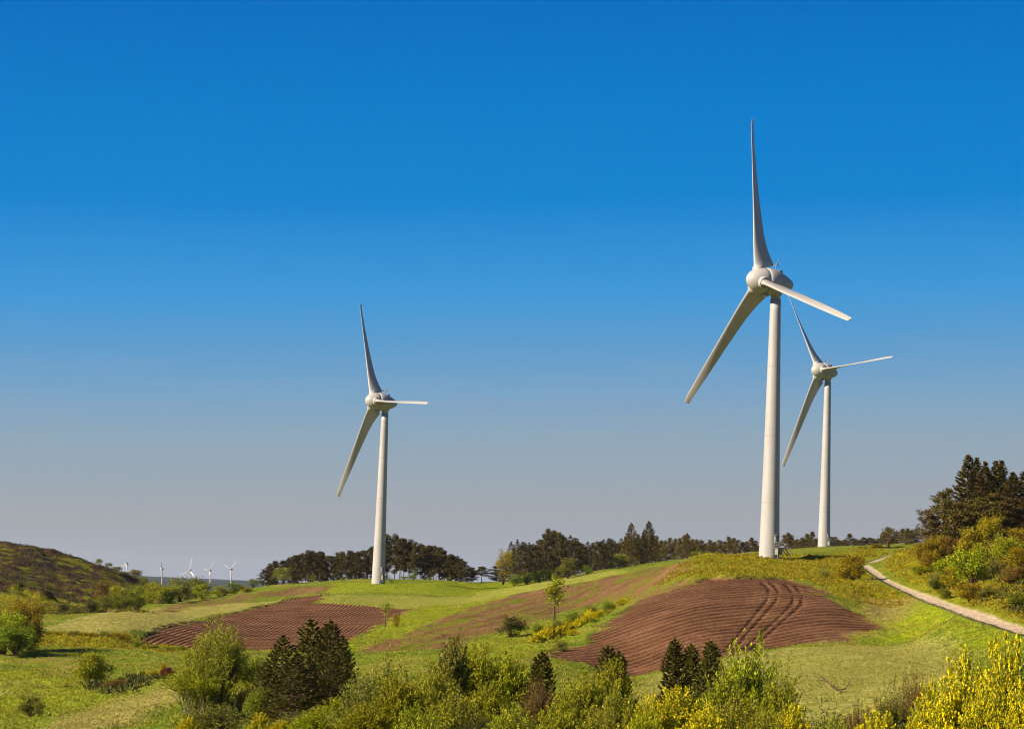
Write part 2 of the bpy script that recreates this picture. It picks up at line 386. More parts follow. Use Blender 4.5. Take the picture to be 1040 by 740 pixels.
def leaf_mat(name, stops, trans=.35, rough=.6, spec=.15, hv=.03):
    t = NT(name)
    ge = t.n('ShaderNodeNewGeometry'); oi = t.n('ShaderNodeObjectInfo')
    tc = t.n('ShaderNodeTexCoord')
    big = t.noise(tc.outputs['Object'], 3.0, 2)
    f = t.math('ADD', t.math('MULTIPLY', ge.outputs['Random Per Island'], .6), t.math('MULTIPLY', big, .4))
    c = t.ramp(f, stops)
    hs = t.n('ShaderNodeHueSaturation'); t.l(c, hs.inputs['Color'])
    t.l(t.math('MULTIPLY_ADD', oi.outputs['Random'], hv, .5 - hv / 2), hs.inputs['Hue'])
    t.l(t.math('MULTIPLY_ADD', oi.outputs['Random'], .4, .8), hs.inputs['Value'])
    b = t.bsdf(hs.outputs[0], rough, spec)
    tr = t.n('ShaderNodeBsdfTranslucent'); t.l(t.scaled(hs.outputs[0]), tr.inputs['Color'])
    mx = t.n('ShaderNodeMixShader'); mx.inputs[0].default_value = trans; t.l(b, mx.inputs[1]); t.l(tr.outputs[0], mx.inputs[2])
    return t.done(mx.outputs[0])
def plain(name, a, b, scale=2.0, rough=.8, spec=.2, bump=0.0):
    t = NT(name); tc = t.n('ShaderNodeTexCoord'); n = t.noise(tc.outputs['Object'], scale, 5)
    return t.done(t.bsdf(t.ramp(n, [(.3, a), (.7, b)]), rough, spec, t.bump(n, bump) if bump else None))
def paint(name, a, b, rough):
    t = NT(name); tc = t.n('ShaderNodeTexCoord'); mp = t.n('ShaderNodeMapping'); t.l(tc.outputs['Object'], mp.inputs[0]); mp.inputs['Scale'].default_value = (1.6, 1.6, .07)
    n = t.math('ADD', t.math('MULTIPLY', t.noise(mp.outputs[0], 1.0, 6, .65), .7), t.math('MULTIPLY', t.noise(tc.outputs['Object'], .5, 4), .3))
    col = t.ramp(n, [(.36, a), (.5, b), (.7, tuple(v * 1.03 for v in b))])
    sz = t.n('ShaderNodeSeparateXYZ'); t.l(tc.outputs['Object'], sz.inputs[0])
    for zj in (11.4, 25.2, 39.6):          # bolted flange joints of the tower sections
        d = t.math('LESS_THAN', t.math('ABSOLUTE', t.math('SUBTRACT', sz.outputs['Z'], zj)), .11)
        col = t.mix(t.math('MULTIPLY', d, .28), col, (.2, .2, .2))
    return t.done(t.bsdf(col, rough, .35))
MT = {
 'pine': leaf_mat('pine_needles', [(.2, (.034, .031, .007)), (.5, (.09, .072, .017)), (.8, (.17, .12, .035))], .2),
 'spruce': leaf_mat('spruce_needles', [(.2, (.05, .054, .008)), (.5, (.145, .14, .022)), (.8, (.28, .24, .045))], .2),
 'fir': leaf_mat('fir_needles', [(.2, (.05, .043, .008)), (.5, (.15, .112, .02)), (.8, (.27, .19, .038))], .2),
 'yellowgreen': leaf_mat('yellow_green_leaves', [(.2, (.2, .25, .003)), (.5, (.42, .47, .006)), (.8, (.62, .6, .02))], .28),
 'green': leaf_mat('green_leaves', [(.2, (.11, .18, .004)), (.5, (.24, .33, .008)), (.8, (.4, .46, .025))], .28),
 'grass': leaf_mat('grass_blades', [(.2, (.17, .22, .010)), (.5, (.34, .36, .022)), (.8, (.55, .48, .07))], .25),
 'palegrass': leaf_mat('pale_grass_blades', [(.2, (.28, .30, .05)), (.5, (.46, .44, .10)), (.8, (.62, .55, .17))], .25),
 'olive': leaf_mat('olive_leaves', [(.2, (.12, .14, .010)), (.5, (.3, .31, .035)), (.8, (.48, .45, .09))], .3),
 'ochre': leaf_mat('ochre_leaves', [(.2, (.22, .18, .002)), (.5, (.46, .36, .004)), (.8, (.62, .46, .012))], .28),
 'rust': leaf_mat('rust_leaves', [(.2, (.15, .09, .012)), (.5, (.3, .18, .03)), (.8, (.44, .28, .06))], .3),
 'red': leaf_mat('red_leaves', [(.2, (.09, .02, .012)), (.5, (.2, .045, .022)), (.8, (.3, .09, .04))], .3),
 'dark': leaf_mat('dark_leaves', [(.2, (.035, .042, .006)), (.5, (.085, .095, .014)), (.8, (.17, .16, .035))], .2),
 'broom': leaf_mat('broom_shoots', [(.2, (.16, .21, .006)), (.5, (.42, .47, .018)), (.8, (.66, .65, .06))], .3),
 'yellow': leaf_mat('yellow_blossom', [(.2, (.9, .68, .002)), (.6, (1.0, .86, .003)), (.9, (1.0, .95, .01))], .3, hv=.005),
 'bark': plain('bark', (.1, .06, .04), (.24, .15, .1), 6, .9, .1, .05),
 'greybark': plain('grey_bark', (.12, .105, .09), (.26, .23, .19), 6, .9, .1, .05),
 'twig': plain('twig_bark', (.1, .075, .05), (.24, .18, .13), 6, .9, .1),
 'white': paint('turbine_paint', (.49, .49, .51), (.565, .565, .605), .42),
 'blade': plain('blade_gelcoat', (.56, .56, .585), (.60, .60, .63), .3, .35, .4),
 'grey': plain('galvanised_steel', (.25, .25, .25), (.36, .36, .355), 3, .5, .5),
 'darkgrey': plain('dark_rubber', (.03, .03, .032), (.055, .055, .06), 3, .6, .3),
 'door': plain('door_paint', (.34, .34, .33), (.42, .42, .4), 2, .5, .3),
}

# ------------------------------------------------------------------ mesh building
class MB:
    def __init__(s): s.v = []; s.q = []; s.n = 0
    def add(s, v, q): s.v.append(np.asarray(v, float)); s.q.append(np.asarray(q, int) + s.n); s.n += len(v)
    def tube(s, pts, rad, sides=6, cap=True):
        pts = np.asarray(pts, float); rad = np.asarray(rad, float) if np.ndim(rad) else np.full(len(pts), rad)
        tan = np.gradient(pts, axis=0); tan /= np.linalg.norm(tan, axis=1)[:, None] + 1e-9
        ref = np.array([0.31, .2, .93]) if abs(tan[0][2]) < .8 else np.array([.95, .3, .1])
        a = np.cross(tan, ref); a /= np.linalg.norm(a, axis=1)[:, None] + 1e-9; b = np.cross(tan, a)
        th = np.arange(sides) * 2 * PI / sides
        ring = pts[:, None] + rad[:, None, None] * (np.cos(th)[None, :, None] * a[:, None] + np.sin(th)[None, :, None] * b[:, None])
        k = np.arange(len(pts) * sides).reshape(len(pts), sides); k2 = np.roll(k, -1, 1)
        q = np.stack([k[:-1], k2[:-1], k2[1:], k[1:]], -1).reshape(-1, 4)
        s.add(ring.reshape(-1, 3), q)
        if cap:
            for row in (0, len(pts) - 1):
                c = pts[row]; r = ring[row]; m = sides // 2
                vv = np.vstack([r, c]); s.add(vv, [[i, (i + 1) % sides, sides, sides] for i in range(sides)])
    def box(s, c, size, rot=None):
        c = np.asarray(c, float); h = np.asarray(size, float) / 2
        v = np.array([[sx, sy, sz] for sx in (-1, 1) for sy in (-1, 1) for sz in (-1, 1)]) * h
        if rot is not None: v = v @ np.asarray(rot).T
        s.add(v + c, [[0, 1, 3, 2], [4, 6, 7, 5], [0, 4, 5, 1], [2, 3, 7, 6], [0, 2, 6, 4], [1, 5, 7, 3]])
    def lathe(s, prof, sides=48, axis='z'):
        prof = np.asarray(prof, float); th = np.arange(sides) * 2 * PI / sides
        r = prof[:, 0][:, None]; h = np.repeat(prof[:, 1][:, None], sides, 1)
        if axis == 'z': v = np.stack([r * np.cos(th), r * np.sin(th), h], -1)
        else: v = np.stack([h, r * np.cos(th), r * np.sin(th)], -1)
        k = np.arange(len(prof) * sides).reshape(len(prof), sides); k2 = np.roll(k, -1, 1)
        s.add(v.reshape(-1, 3), np.stack([k[:-1], k2[:-1], k2[1:], k[1:]], -1).reshape(-1, 4))
    def leaves(s, cen, L, W, r, axis=None, jit=1.0):
        n = len(cen); L = np.broadcast_to(L, (n,)); W = np.broadcast_to(W, (n,))
        a = r.normal(size=(n, 3))
        if axis is not None: a = axis + a * jit
        a /= np.linalg.norm(a, axis=1)[:, None] + 1e-9
        b = np.cross(a, r.normal(size=(n, 3))); b /= np.linalg.norm(b, axis=1)[:, None] + 1e-9
        v = np.stack([cen - a * L[:, None] / 2, cen + b * W[:, None] / 2 + a * L[:, None] * .08, cen + a * L[:, None] / 2, cen - b * W[:, None] / 2 + a * L[:, None] * .08], 1)
        s.add(v.reshape(-1, 3), np.arange(4 * n).reshape(n, 4))
    def mesh(s, name, mat, smooth=False):
        v = np.vstack(s.v); q = np.vstack(s.q)
        tri = q[:, 2] == q[:, 3]
        if tri.any():
            me = bpy.data.meshes.new(name)
            me.from_pydata([tuple(a) for a in v], [], [tuple(a[:3]) if a[2] == a[3] else tuple(a) for a in q.tolist()])
            if smooth: me.polygons.foreach_set('use_smooth', np.ones(len(q), bool))
            me.update()
        else: me = np_mesh(name, v, q, smooth)
        me.materials.append(mat)
        return me
def link(name, me, parent=None):
    o = bpy.data.objects.new(name, me); C.objects.link(o)
    if parent: o.parent = parent
    return o
def thing(name, label, cat, loc=(0, 0, 0), rotz=0, group=None, scale=(1, 1, 1)):
    o = bpy.data.objects.new(name, None); C.objects.link(o); o.location = loc; o.rotation_euler = (0, 0, rotz); o.scale = scale
    o['label'] = label; o['category'] = cat; o.empty_display_size = .1
    if group: o['group'] = group
    return o

# ------------------------------------------------------------------ wind turbines
def blade_mesh():
    mb = MB()
    rr = np.array([2.3, 2.9, 3.4, 4.2, 5.2, 6.5, 8, 10, 12.5, 15.5, 19, 23, 27, 30.5, 33, 34.3, 35.0, 35.4, 35.55])
    ch = np.interp(rr, [2.3, 2.9, 3.4, 4.2, 6, 9, 12, 18, 25, 31, 34, 35.1, 35.55], [2.0, 2.4, 4.2, 4.75, 4.0, 3.2, 2.8, 2.25, 1.85, 1.5, 1.3, 1.15, 1.0])
    th = np.interp(rr, [2.3, 2.9, 4.2, 6, 9, 14, 20, 28, 35], [2.0, 2.0, 1.75, 1.4, 1.12, .86, .64, .44, .34])
    le = np.interp(rr, [2.3, 3, 8, 16, 26, 35], [1.0, 1.0, .95, .75, .58, .42])
    tw = np.radians(np.interp(rr, [0, 4, 10, 18, 30, 36], [0, 1, 11, 22, 36, 39]))
    n = 24; k = np.arange(n) * 2 * PI / n
    u = (1 - np.cos(k)) / 2                       # 0 leading edge .. 1 trailing edge
    side = np.where(k < PI, 1, -1)
    V = []
    for i, r in enumerate(rr):
        round_ = np.clip((3.3 - r) / .8, 0, 1)
        prof = 2.6 * (.2969 * np.sqrt(u) - .126 * u - .3516 * u ** 2 + .2843 * u ** 3 - .1036 * u ** 4) * side * th[i] * .98
        circ = np.sin(k) * th[i] / 2
        tx = le[i] - u * ch[i]
        ty = prof * (1 - round_) + circ * round_
        bend = -np.clip((r - 33.8) / 1.75, 0, 1) ** 2 * .4
        c, s_ = math.cos(tw[i]), math.sin(tw[i])
        X = tx * c - ty * s_ * -1 * -1; Y = tx * s_ + ty * c
        V.append(np.stack([X + bend, Y, np.full(n, r)], -1))
    V = np.array(V); m = len(rr)
    kk = np.arange(m * n).reshape(m, n); k2 = np.roll(kk, -1, 1)
    mb.add(V.reshape(-1, 3), np.stack([kk[:-1], k2[:-1], k2[1:], kk[1:]], -1).reshape(-1, 4))
    tipc = V[-1].mean(0); mb.add(np.vstack([V[-1], tipc]), [[i, (i + 1) % n, n, n] for i in range(n)])
    return mb.mesh('blade', MT['blade'], True)
BL = blade_mesh()
def tower_mesh():
    mb = MB(); H = 53.6
    zs = np.linspace(-1.5, H, 24); prof = [(2.12 - (2.12 - 1.08) * (max(z, 0) / H) ** .85, z) for z in zs]
    prof += [(1.0, H + .001), (0, H + .002)]
    mb.lathe(prof, 64)
    return mb.mesh('tower', MT['white'], True)
TW = tower_mesh()
def m_of(f, mat, smooth=False, name='p'):
    mb = MB(); f(mb); return mb.mesh(name, mat, smooth)
COLLAR = m_of(lambda m: m.lathe([(.98, 53.5), (.98, 54.3), (1.2, 54.35), (1.25, 54.9), (1.5, 55.3), (1.5, 56)], 40), MT['white'], True, 'yaw_collar')
def spinner_f(m):
    m.lathe([(0, 2.75), (.45, 2.7), (1.0, 2.45), (1.6, 1.95), (2.1, 1.2), (2.42, .4), (2.6, -.4), (2.66, -1.15), (2.6, -1.3), (2.3, -1.31)], 56, 'x')
    for k in range(3):
        a = k * 2 * PI / 3; R = np.array([[1, 0, 0], [0, math.cos(a), math.sin(a)], [0, -math.sin(a), math.cos(a)]])
        mb = MB(); mb.lathe([(1.32, 1.4), (1.24, 2.35), (1.18, 2.75), (1.12, 2.8), (.9, 2.8)], 32)
        m.add(mb.v[0] @ R.T, mb.q[0])
SPIN = m_of(spinner_f, MT['blade'], True, 'spinner')
NAC = m_of(lambda m: m.lathe([(2.2, -1.28), (2.45, -1.34), (2.72, -1.5), (2.8, -2.1), (2.74, -3.0), (2.5, -4.1), (2.12, -5.3), (1.66, -6.4), (1.2, -7.3), (.75, -7.95), (.3, -8.22), (0, -8.26)], 56, 'x'), MT['white'], True, 'nacelle')
def mast_f(m):
    for px_, py_, h_ in ((-3.6, .45, 1.5), (-3.6, -.45, 1.5), (-4.4, 0, 2.2)):
        zb = 2.3
        m.tube([(px_, py_, zb), (px_, py_, zb + h_)], .055, 6)
    m.tube([(-3.6, -.8, 3.5), (-3.6, .8, 3.5)], .05, 6); m.tube([(-3.6, 0, 3.5), (-4.4, 0, 3.9)], .05, 6)
    m.box((-3.6, .8, 3.72), (.28, .28, .34)); m.box((-3.6, -.8, 3.72), (.5, .08, .3)); m.box((-4.9, .2, 2.35), (.7, .8, .5))
    m.tube([(-4.4 + .35 * math.cos(a), .35 * math.sin(a), 4.5) for a in np.linspace(0, 2 * PI, 13)], .045, 5, False)
MAST = m_of(mast_f, MT['grey'], False, 'weather_mast')
HATCH = m_of(lambda m: (m.box((-1.7, .3, -2.95), (1.0, .9, .5))), MT['white'], False, 'service_hatch')
DOOR = m_of(lambda m: (m.box((2.06, 0, 3.45), (.1, .95, 2.15)), m.box((2.02, 0, 3.45), (.1, 1.15, 2.35)), m.box((2.3, 0, 4.68), (.75, 1.3, .08)), m.box((2.13, .3, 3.4), (.08, .08, .25))), MT['door'], False, 'door')
def stair_f(m):
    m.box((2.75, 0, 2.2), (1.6, 1.7, .12)); m.box((2.15, 0, 1.9), (.5, .12, .5)); m.box((3.3, -.7, 1.0), (.1, .1, 2.3)); m.box((3.3, .7, 1.0), (.1, .1, 2.3)); m.box((2.7, 0, 1.45), (.9, 1.2, 1.3))
    for i in range(9):
        m.box((3.1, 1.0 + .26 * i, 2.0 - .24 * i), (.85, .26, .04))
    for xx in (2.66, 3.54):
        m.tube([(xx, .85, 2.2), (xx, 3.25, -.05)], .07, 6)
STAIR = m_of(stair_f, MT['grey'], False, 'entrance_stairs')
def rail_f(m):
    for z in (2.75, 3.3):
        m.tube([(2.1, -.82, z), (3.52, -.82, z), (3.52, .82, z)], .035, 5)
    for p_ in ((2.3, -.82), (2.9, -.82), (3.52, -.82), (3.52, 0), (3.52, .82)):
        m.tube([(*p_, 2.2), (*p_, 3.3)], .035, 5)
    for xx in (2.66, 3.54):
        m.tube([(xx, .85, 3.25), (xx, 3.2, 1.0), (xx, 3.3, 0)], .04, 5)
        for f_ in (.3, .65): m.tube([(xx, .85 + 2.4 * f_, 2.2 - 2.2 * f_), (xx, .85 + 2.4 * f_, 3.25 - 2.2 * f_)], .03, 5)
RAIL = m_of(rail_f, MT['grey'], False, 'railing')

def turbine(label, hx, hy, d, yaw_deg, ph_deg, base_v, group, stairs=True, tilt=3.0, over=4.2, size=1.0, pitch=0.0):
    yaw = math.radians(yaw_deg); n = np.array([math.cos(yaw), math.sin(yaw), 0])
    Hp = ray(hx, hy) * d
    B = Hp - n * size * over * math.cos(math.radians(tilt))
    zb = 0.0
    for _ in range(4):
        P = np.array([B[0], B[1], zb]); zb += ((370 - FPX * (P @ UP) / (P @ FW)) - base_v) * B[1] / FPX
    H = (Hp[2] - math.sin(math.radians(tilt)) * over * size - zb) / size
    root = thing('wind_turbine', label, 'wind turbine', (B[0], B[1], zb), yaw, group)
    root.scale = (size, size, size)
    tw = link('tower', TW, root)
    yc = link('yaw_collar', COLLAR, root); yc.location = (0, 0, H - 57)
    tw.scale = (1, 1, (H - 57 + 53.6) / 53.6)
    tl = math.radians(tilt); hub = Vector((over * math.cos(tl), 0, H + over * math.sin(tl)))
    Rt_ = Matrix.Rotation(-tl, 4, 'Y')
    na = link('nacelle', NAC, root); na.matrix_local = Matrix.Translation(hub) @ Rt_
    wm = link('weather_mast', MAST, na)
    sh = link('service_hatch', HATCH, na)
    ph = math.radians(ph_deg)
    sp = link('spinner', SPIN, root); sp.matrix_local = Matrix.Translation(hub) @ Rt_ @ Matrix.Rotation(-ph, 4, 'X')
    for i in range(3):
        b = link('blade', BL, root); b.matrix_local = Matrix.Translation(hub) @ Rt_ @ Matrix.Rotation(-(ph + i * 2 * PI / 3), 4, 'X') @ Matrix.Rotation(pitch, 4, 'Z')
    if stairs:
        inv = 1 / tw.scale[2]; ang = math.atan2(-.8, .6) - yaw
        for nm, me in (('door', DOOR), ('entrance_stairs', STAIR), ('railing', RAIL)):
            o = link(nm, me, tw); o.rotation_euler = (0, 0, ang); o.scale = (1, 1, inv)
    return root
WT = 'wind turbines near the camera'
turbine('largest white wind turbine, in front of the right forest above the big ploughed field', 770.5, 284.4, 500, 206, 108, 567, WT)
turbine('white wind turbine standing alone on the grassy knoll in front of the pine wood', 379.3, 407, 765, 210, 94, 591, WT)
turbine('white wind turbine half hidden behind the largest turbine', 831.4, 376, 825, 214, 86, 556, WT)
FT = 'distant wind turbines beyond the left valley'
for lab, hx, hy, d, yw, ph in (
    ('tiny far turbine rising behind the end of the dark hill', 127.5, 572, 7300, 205, 12),
    ('tiny far turbine with one blade straight up, second from the dark hill', 163.5, 577, 7400, 188, 8),
    ('tiny far turbine with three blades fanned out, middle one of the far row', 192.5, 579, 7200, 232, 10),
    ('tiny far turbine with two raised blades, before the blue hill', 212.5, 579, 7900, 215, 38),
    ('tiny far turbine with a V of blades, farthest right of the distant row', 234, 577.5, 7900, 220, 50)):
    turbine(lab, hx, hy, d, yw, ph, hy + 19, FT, False, size=1.12, pitch=1.0)

# ------------------------------------------------------------------ plant prototypes (unit height)
def R_(seed): return np.random.default_rng(seed)
def pine(seed, mat='pine', bare=.45, aspect=.55, limbs=19, per=58, L=.042, pk=0.0):
    r = R_(seed); t = MB(); c = MB()
    lean = r.normal(size=2) * .02
    zz = np.linspace(0, .96, 8); tp = np.stack([lean[0] * zz + .008 * np.sin(zz * 9 + seed), lean[1] * zz, zz], -1)
    t.tube(tp, np.interp(zz, [0, 1], [.016, .004]), 6)
    for i in range(limbs):
        f = (i + r.random() * .8) / limbs; z = bare + (1 - bare) * f * .97
        reach = aspect / 2 * (1.0 - .75 * f ** 2.2) * (1 - pk * f) * (.55 + .5 * r.random()) * (.6 + .4 * min(1, f * 4 + .3))
        an = i * 2.4 + r.random(); dv = np.array([math.cos(an), math.sin(an), 0])
        p0 = np.array([np.interp(z, zz, tp[:, 0]), np.interp(z, zz, tp[:, 1]), z]); p1 = p0 + dv * reach + np.array([0, 0, reach * (.15 + .35 * r.random())])
        t.tube([p0, (p0 + p1) / 2 - np.array([0, 0, .01]), p1], [.006, .004, .002], 4)
        for q in (.5, .78, 1.0):
            cc = p0 + (p1 - p0) * q + r.normal(size=3) * .012
            rad = (.066 + .036 * r.random()) * (aspect / .55) ** .5
            o = r.normal(size=(per, 3)); o /= np.linalg.norm(o, axis=1)[:, None]; o *= (r.random(per) ** .4)[:, None]
            c.leaves(cc + o * np.array([rad, rad, rad * .62]), L * (.6 + .8 * r.random(per)), L * .42, r)
    return [('trunk', t.mesh('trunk', MT['bark'])), ('crown', c.mesh('crown', MT[mat]))]
def conifer(seed, mat='spruce', aspect=.42, whorls=22, boughs=7, sprays=26, L=.03, low=.04, sparse=0.0, pw=.85):
    r = R_(seed); t = MB(); c = MB()
    t.tube([(0, 0, 0), (.003, 0, .5), (0, 0, 1)], [.018, .011, .002], 6)
    for i in range(whorls):
        f = i / (whorls - 1); z = low + (.985 - low) * f ** .92
        for b in range(boughs):
            if r.random() < sparse: continue
            an = b * 2 * PI / boughs + i * 1.3 + r.normal() * .25
            reach = (aspect / 2 * (1 - f) ** pw + .012) * (.72 + .42 * r.random())
            dv = np.array([math.cos(an), math.sin(an), 0]); sd = np.array([-dv[1], dv[0], 0])
            tt = np.linspace(0, 1, 6)
            dz = reach * (-.18 * np.sin(tt * PI * .8) + .22 * tt ** 3 + (.35 * f) * tt)
            pts = np.array([0, 0, z + r.normal() * .008]) + dv * (reach * tt)[:, None] + np.array([0, 0, 1.0]) * dz[:, None]
            t.tube(pts[:5], np.linspace(.0045, .0012, 5) * (1.2 - f), 3, False)
            ns = max(6, int(sprays * (reach / (aspect / 2)) ** .7)); q = np.sqrt(r.random(ns)) * .9 + .12
            ce = np.stack([np.interp(q, tt, pts[:, j]) for j in range(3)], -1)
            lat = r.uniform(-1, 1, ns); wd = reach * .26 * (1.15 - q)
            ce = ce + sd * (lat * wd)[:, None] + np.array([0, 0, 1.0]) * (r.normal(size=ns) * .006 - abs(lat) * wd * .25)[:, None]
            ax = dv * .9 + sd * lat[:, None] * .8 + np.array([0, 0, .35])
            c.leaves(ce, L * (.7 + .6 * r.random(ns)), L * .34, r, ax, .35)
    tip = np.stack([r.normal(size=30) * .004, r.normal(size=30) * .004, 1 - .06 * r.random(30)], -1)
    c.leaves(tip, L * .8, L * .25, r, np.array([0, 0, 1.0]), .4)
    return [('trunk', t.mesh('trunk', MT['bark'])), ('crown', c.mesh('crown', MT[mat]))]
def broadleaf(seed, mat='green', aspect=.9, lobes=16, per=120, L=.045, low=.12, stem='bark', upright=.0, shoots=14):
    r = R_(seed); t = MB(); c = MB()
    mid = .43 + low * .9
    for i in range(lobes):
        d = r.normal(size=3); d /= np.linalg.norm(d); d *= r.random() ** .45
        ce = np.array([d[0] * aspect * .36, d[1] * aspect * .36, mid + d[2] * (.42 - low * .3)])
        if ce[2] < .3: ce[:2] *= .85 + .3 * r.random()
        base = r.normal(size=3) * np.array([.03, .03, 0]) * aspect
        if aspect < .5: t.tube([np.array([0, 0, ce[2] * .75]), ce], [.008, .002], 4)
        else: t.tube([base, base * .4 + ce * np.array([.45, .45, .5]), ce], [.011, .007, .002], 4)
        rad = (.11 + .09 * r.random()) * (.6 + .4 * aspect)
        n = int(per * (rad / .16) ** 2); o = r.normal(size=(n, 3)); o /= np.linalg.norm(o, axis=1)[:, None]; o *= (r.random(n) ** .35 * (1 + .25 * r.normal(size=n)))[:, None]
        o[:, 2] *= .85
        c.leaves(np.maximum(ce + o * rad, [-9, -9, .015]), L * (.6 + .8 * r.random(n)), L * .6, r, np.array([0, 0, upright]), 1.0)
    if aspect < .5: t.tube([(0, 0, 0), (.004, .003, .4), (0, 0, .8)], [.028, .018, .006], 6)
    for i in range(shoots):
        an = r.random() * 2 * PI; rr = aspect * .42 * r.random() ** .5
        p0 = np.array([rr * .6 * math.cos(an), rr * .6 * math.sin(an), .55]); p1 = np.array([rr * math.cos(an), rr * math.sin(an), .62 + .38 * math.sqrt(max(0, 1 - (rr / (aspect * .5)) ** 2)) * (.85 + .2 * r.random())])
        t.tube([p0, (p0 + p1) / 2, p1], [.004, .003, .001], 3, False)
        q = r.random(22)[:, None]; c.leaves(p0 + (p1 - p0) * q + r.normal(size=(22, 3)) * .014, L * .8, L * .45, r, np.array([0, 0, .8]))
    return [('stems' if aspect > .7 else 'trunk', t.mesh('stems', MT[stem])), ('crown', c.mesh('crown', MT[mat]))]
def shrub(seed, mat='broom', aspect=1.1, shoots=260, per=34, L=.022, flowers=0.0, spread=.85, stem='twig', fper=16, FL=.026, low=.25, spike=.25, foot=.18):
    """many thin shoots from the root, leaves along them, blossom near the tips"""
    r = R_(seed); t = MB(); c = MB(); fl = MB(); LC = []; LA = []; FC = []
    knots = r.normal(size=(9, 2)) * aspect * .28
    for i in range(shoots):
        an = r.random() * 2 * PI; q = r.random() ** .5
        k = knots[i % 9]
        tipxy = (np.array([math.cos(an), math.sin(an)]) * q * aspect * .5 * spread + k * .35)
        rad = min(1.0, np.linalg.norm(tipxy) / (aspect * .5))
        hz = (1 - rad ** 2 * .62) * (1 - spike + spike * r.random()) * (.82 + .18 * math.sin(k[0] * 40))
        p0 = np.array([*(tipxy * foot + r.normal(size=2) * .02), 0]); p1 = np.array([*tipxy, hz])
        m = p0 * .45 + p1 * .55; m[2] += .06; m[:2] *= .86
        t.tube([p0, m, p1], [.0045, .003, .001], 3, False)
        f = low + (1 - low) * r.random(per)
        w0, w1, w2 = (1 - f) ** 2, 2 * f * (1 - f), f * f
        cc = w0[:, None] * p0 + w1[:, None] * (2 * m - .5 * (p0 + p1)) + w2[:, None] * p1
        dv = p1 - p0; dv /= np.linalg.norm(dv)
        LC.append(cc + r.normal(size=(per, 3)) * .014); LA.append(np.repeat(dv[None], per, 0))
        if r.random() < flowers:
            nf = int(fper * (.4 + r.random())); f = 1 - .5 * r.random(nf) ** 1.3
            cc = p0 * ((1 - f) ** 2)[:, None] + (2 * m - .5 * (p0 + p1)) * (2 * f * (1 - f))[:, None] + p1 * (f * f)[:, None]
            FC.append(cc + r.normal(size=(nf, 3)) * .012)
    LC = np.vstack(LC); LA = np.vstack(LA); LC[:, 2] = np.maximum(LC[:, 2], .01)
    c.leaves(LC, L * (.6 + .9 * r.random(len(LC))), L * .42, r, LA, .65)
    parts = [('stems', t.mesh('stems', MT[stem])), ('foliage', c.mesh('foliage', MT[mat]))]
    if FC:
        FC = np.vstack(FC); fl.leaves(FC, FL * (.6 + .7 * r.random(len(FC))), FL * .7, r); parts.append(('blossom', fl.mesh('blossom', MT['yellow'])))
    return parts

_cache = {}
def proto(fn, seed, **kw):
    key = (fn.__name__, seed, tuple(sorted(kw.items())))
    if key not in _cache: _cache[key] = (fn(seed, **kw), kw.get('aspect'))
    return _cache[key]
ASP = {'pine': .55, 'conifer': .42, 'broadleaf': .9, 'shrub': 1.1}
def plant(name, label, cat, px, top_v, w_px, d, fn, seed, group=None, sink=.0, part_label=None, hmin=.5, **kw):
    parts, asp = proto(fn, seed, **kw); asp = asp or ASP[fn.__name__]
    X, Y, z0 = place(px, d)
    h = max(ray(px, top_v)[2] * d - z0, hmin)
    w = w_px * d / FPX / asp
    if fn is broadleaf: w *= 1.34; h *= 1.08
    if fn is shrub: h *= 1.12 if kw.get('flowers', 0) > .8 else 1.2
    root = thing(name, label, cat, (X, Y, z0 - sink * h), random.random() * 6.28, group, (w, w, h * (1 + sink)))
    for nm, me in parts: link(nm, me, root)
    return root

# ---- wood behind the left turbine
gA = 'pines in the wood behind the left turbine'
tops = [(268, 578), (274, 573), (280, 570), (287, 568), (294, 565), (300, 563), (306, 562), (312, 560), (318, 559), (324, 559), (330, 565), (336, 564), (342, 561), (347, 560), (352, 559), (358, 560), (364, 561), (370, 558), (376, 555), (382, 550), (388, 546), (394, 543), (400, 543), (405, 546),
        (410, 549), (416, 550), (421, 552), (426, 553), (431, 554), (436, 555), (441, 556), (446, 558), (451, 560), (456, 562), (461, 564), (466, 567), (471, 571), (476, 575), (480, 580)]
for i, (px, tv) in enumerate(tops):
    d = 815 + 55 * random.random()
    plant('pine_tree', 'slender dark pine in the wood behind the left turbine', 'pine tree', px + random.uniform(-1, 1), tv + random.uniform(-1.5, 1), 15 + 6 * random.random(), d, pine, 100 + i % 6, gA, bare=(.22, .34, .12, .38, .18, .28)[i % 6], aspect=.56, pk=(0, .25, .5, .1, .35, 0)[i % 6])
for i in range(46):
    px = random.uniform(272, 477); tv = np.interp(px, [t[0] for t in tops], [t[1] for t in tops]) + random.uniform(2, 16)
    plant('pine_tree', 'slender dark pine in the wood behind the left turbine', 'pine tree', px, tv, 15, 880 + 40 * random.random(), pine, 100 + i % 6, gA, bare=(.22, .34, .12, .38, .18, .28)[i % 6], aspect=.56, pk=(0, .25, .5, .1, .35, 0)[i % 6])
plant('broadleaf_tree', 'rounded yellowish tree at the left edge of the pine wood', 'tree', 288, 576, 19, 800, broadleaf, 201, mat='olive', aspect=.9)
plant('broadleaf_tree', 'small bright green tree left of the pine wood, apart from it', 'tree', 257, 587, 12, 800, broadleaf, 202, mat='green')
for i, (px, tv, w) in enumerate([(318, 584, 8), (410, 585, 9), (420, 582, 10), (437, 586, 8), (348, 586, 8), (455, 586, 8)]):
    plant('shrub', 'low green shrub among the pine trunks behind the left turbine', 'shrub', px, tv, w, 805, broadleaf, 203 + i % 2, 'shrubs under the left pine wood', mat='green')
plant('pine_tree', 'small lone pine in the gap between the two woods', 'pine tree', 489, 575, 17, 830, pine, 103, bare=.4, aspect=.6)
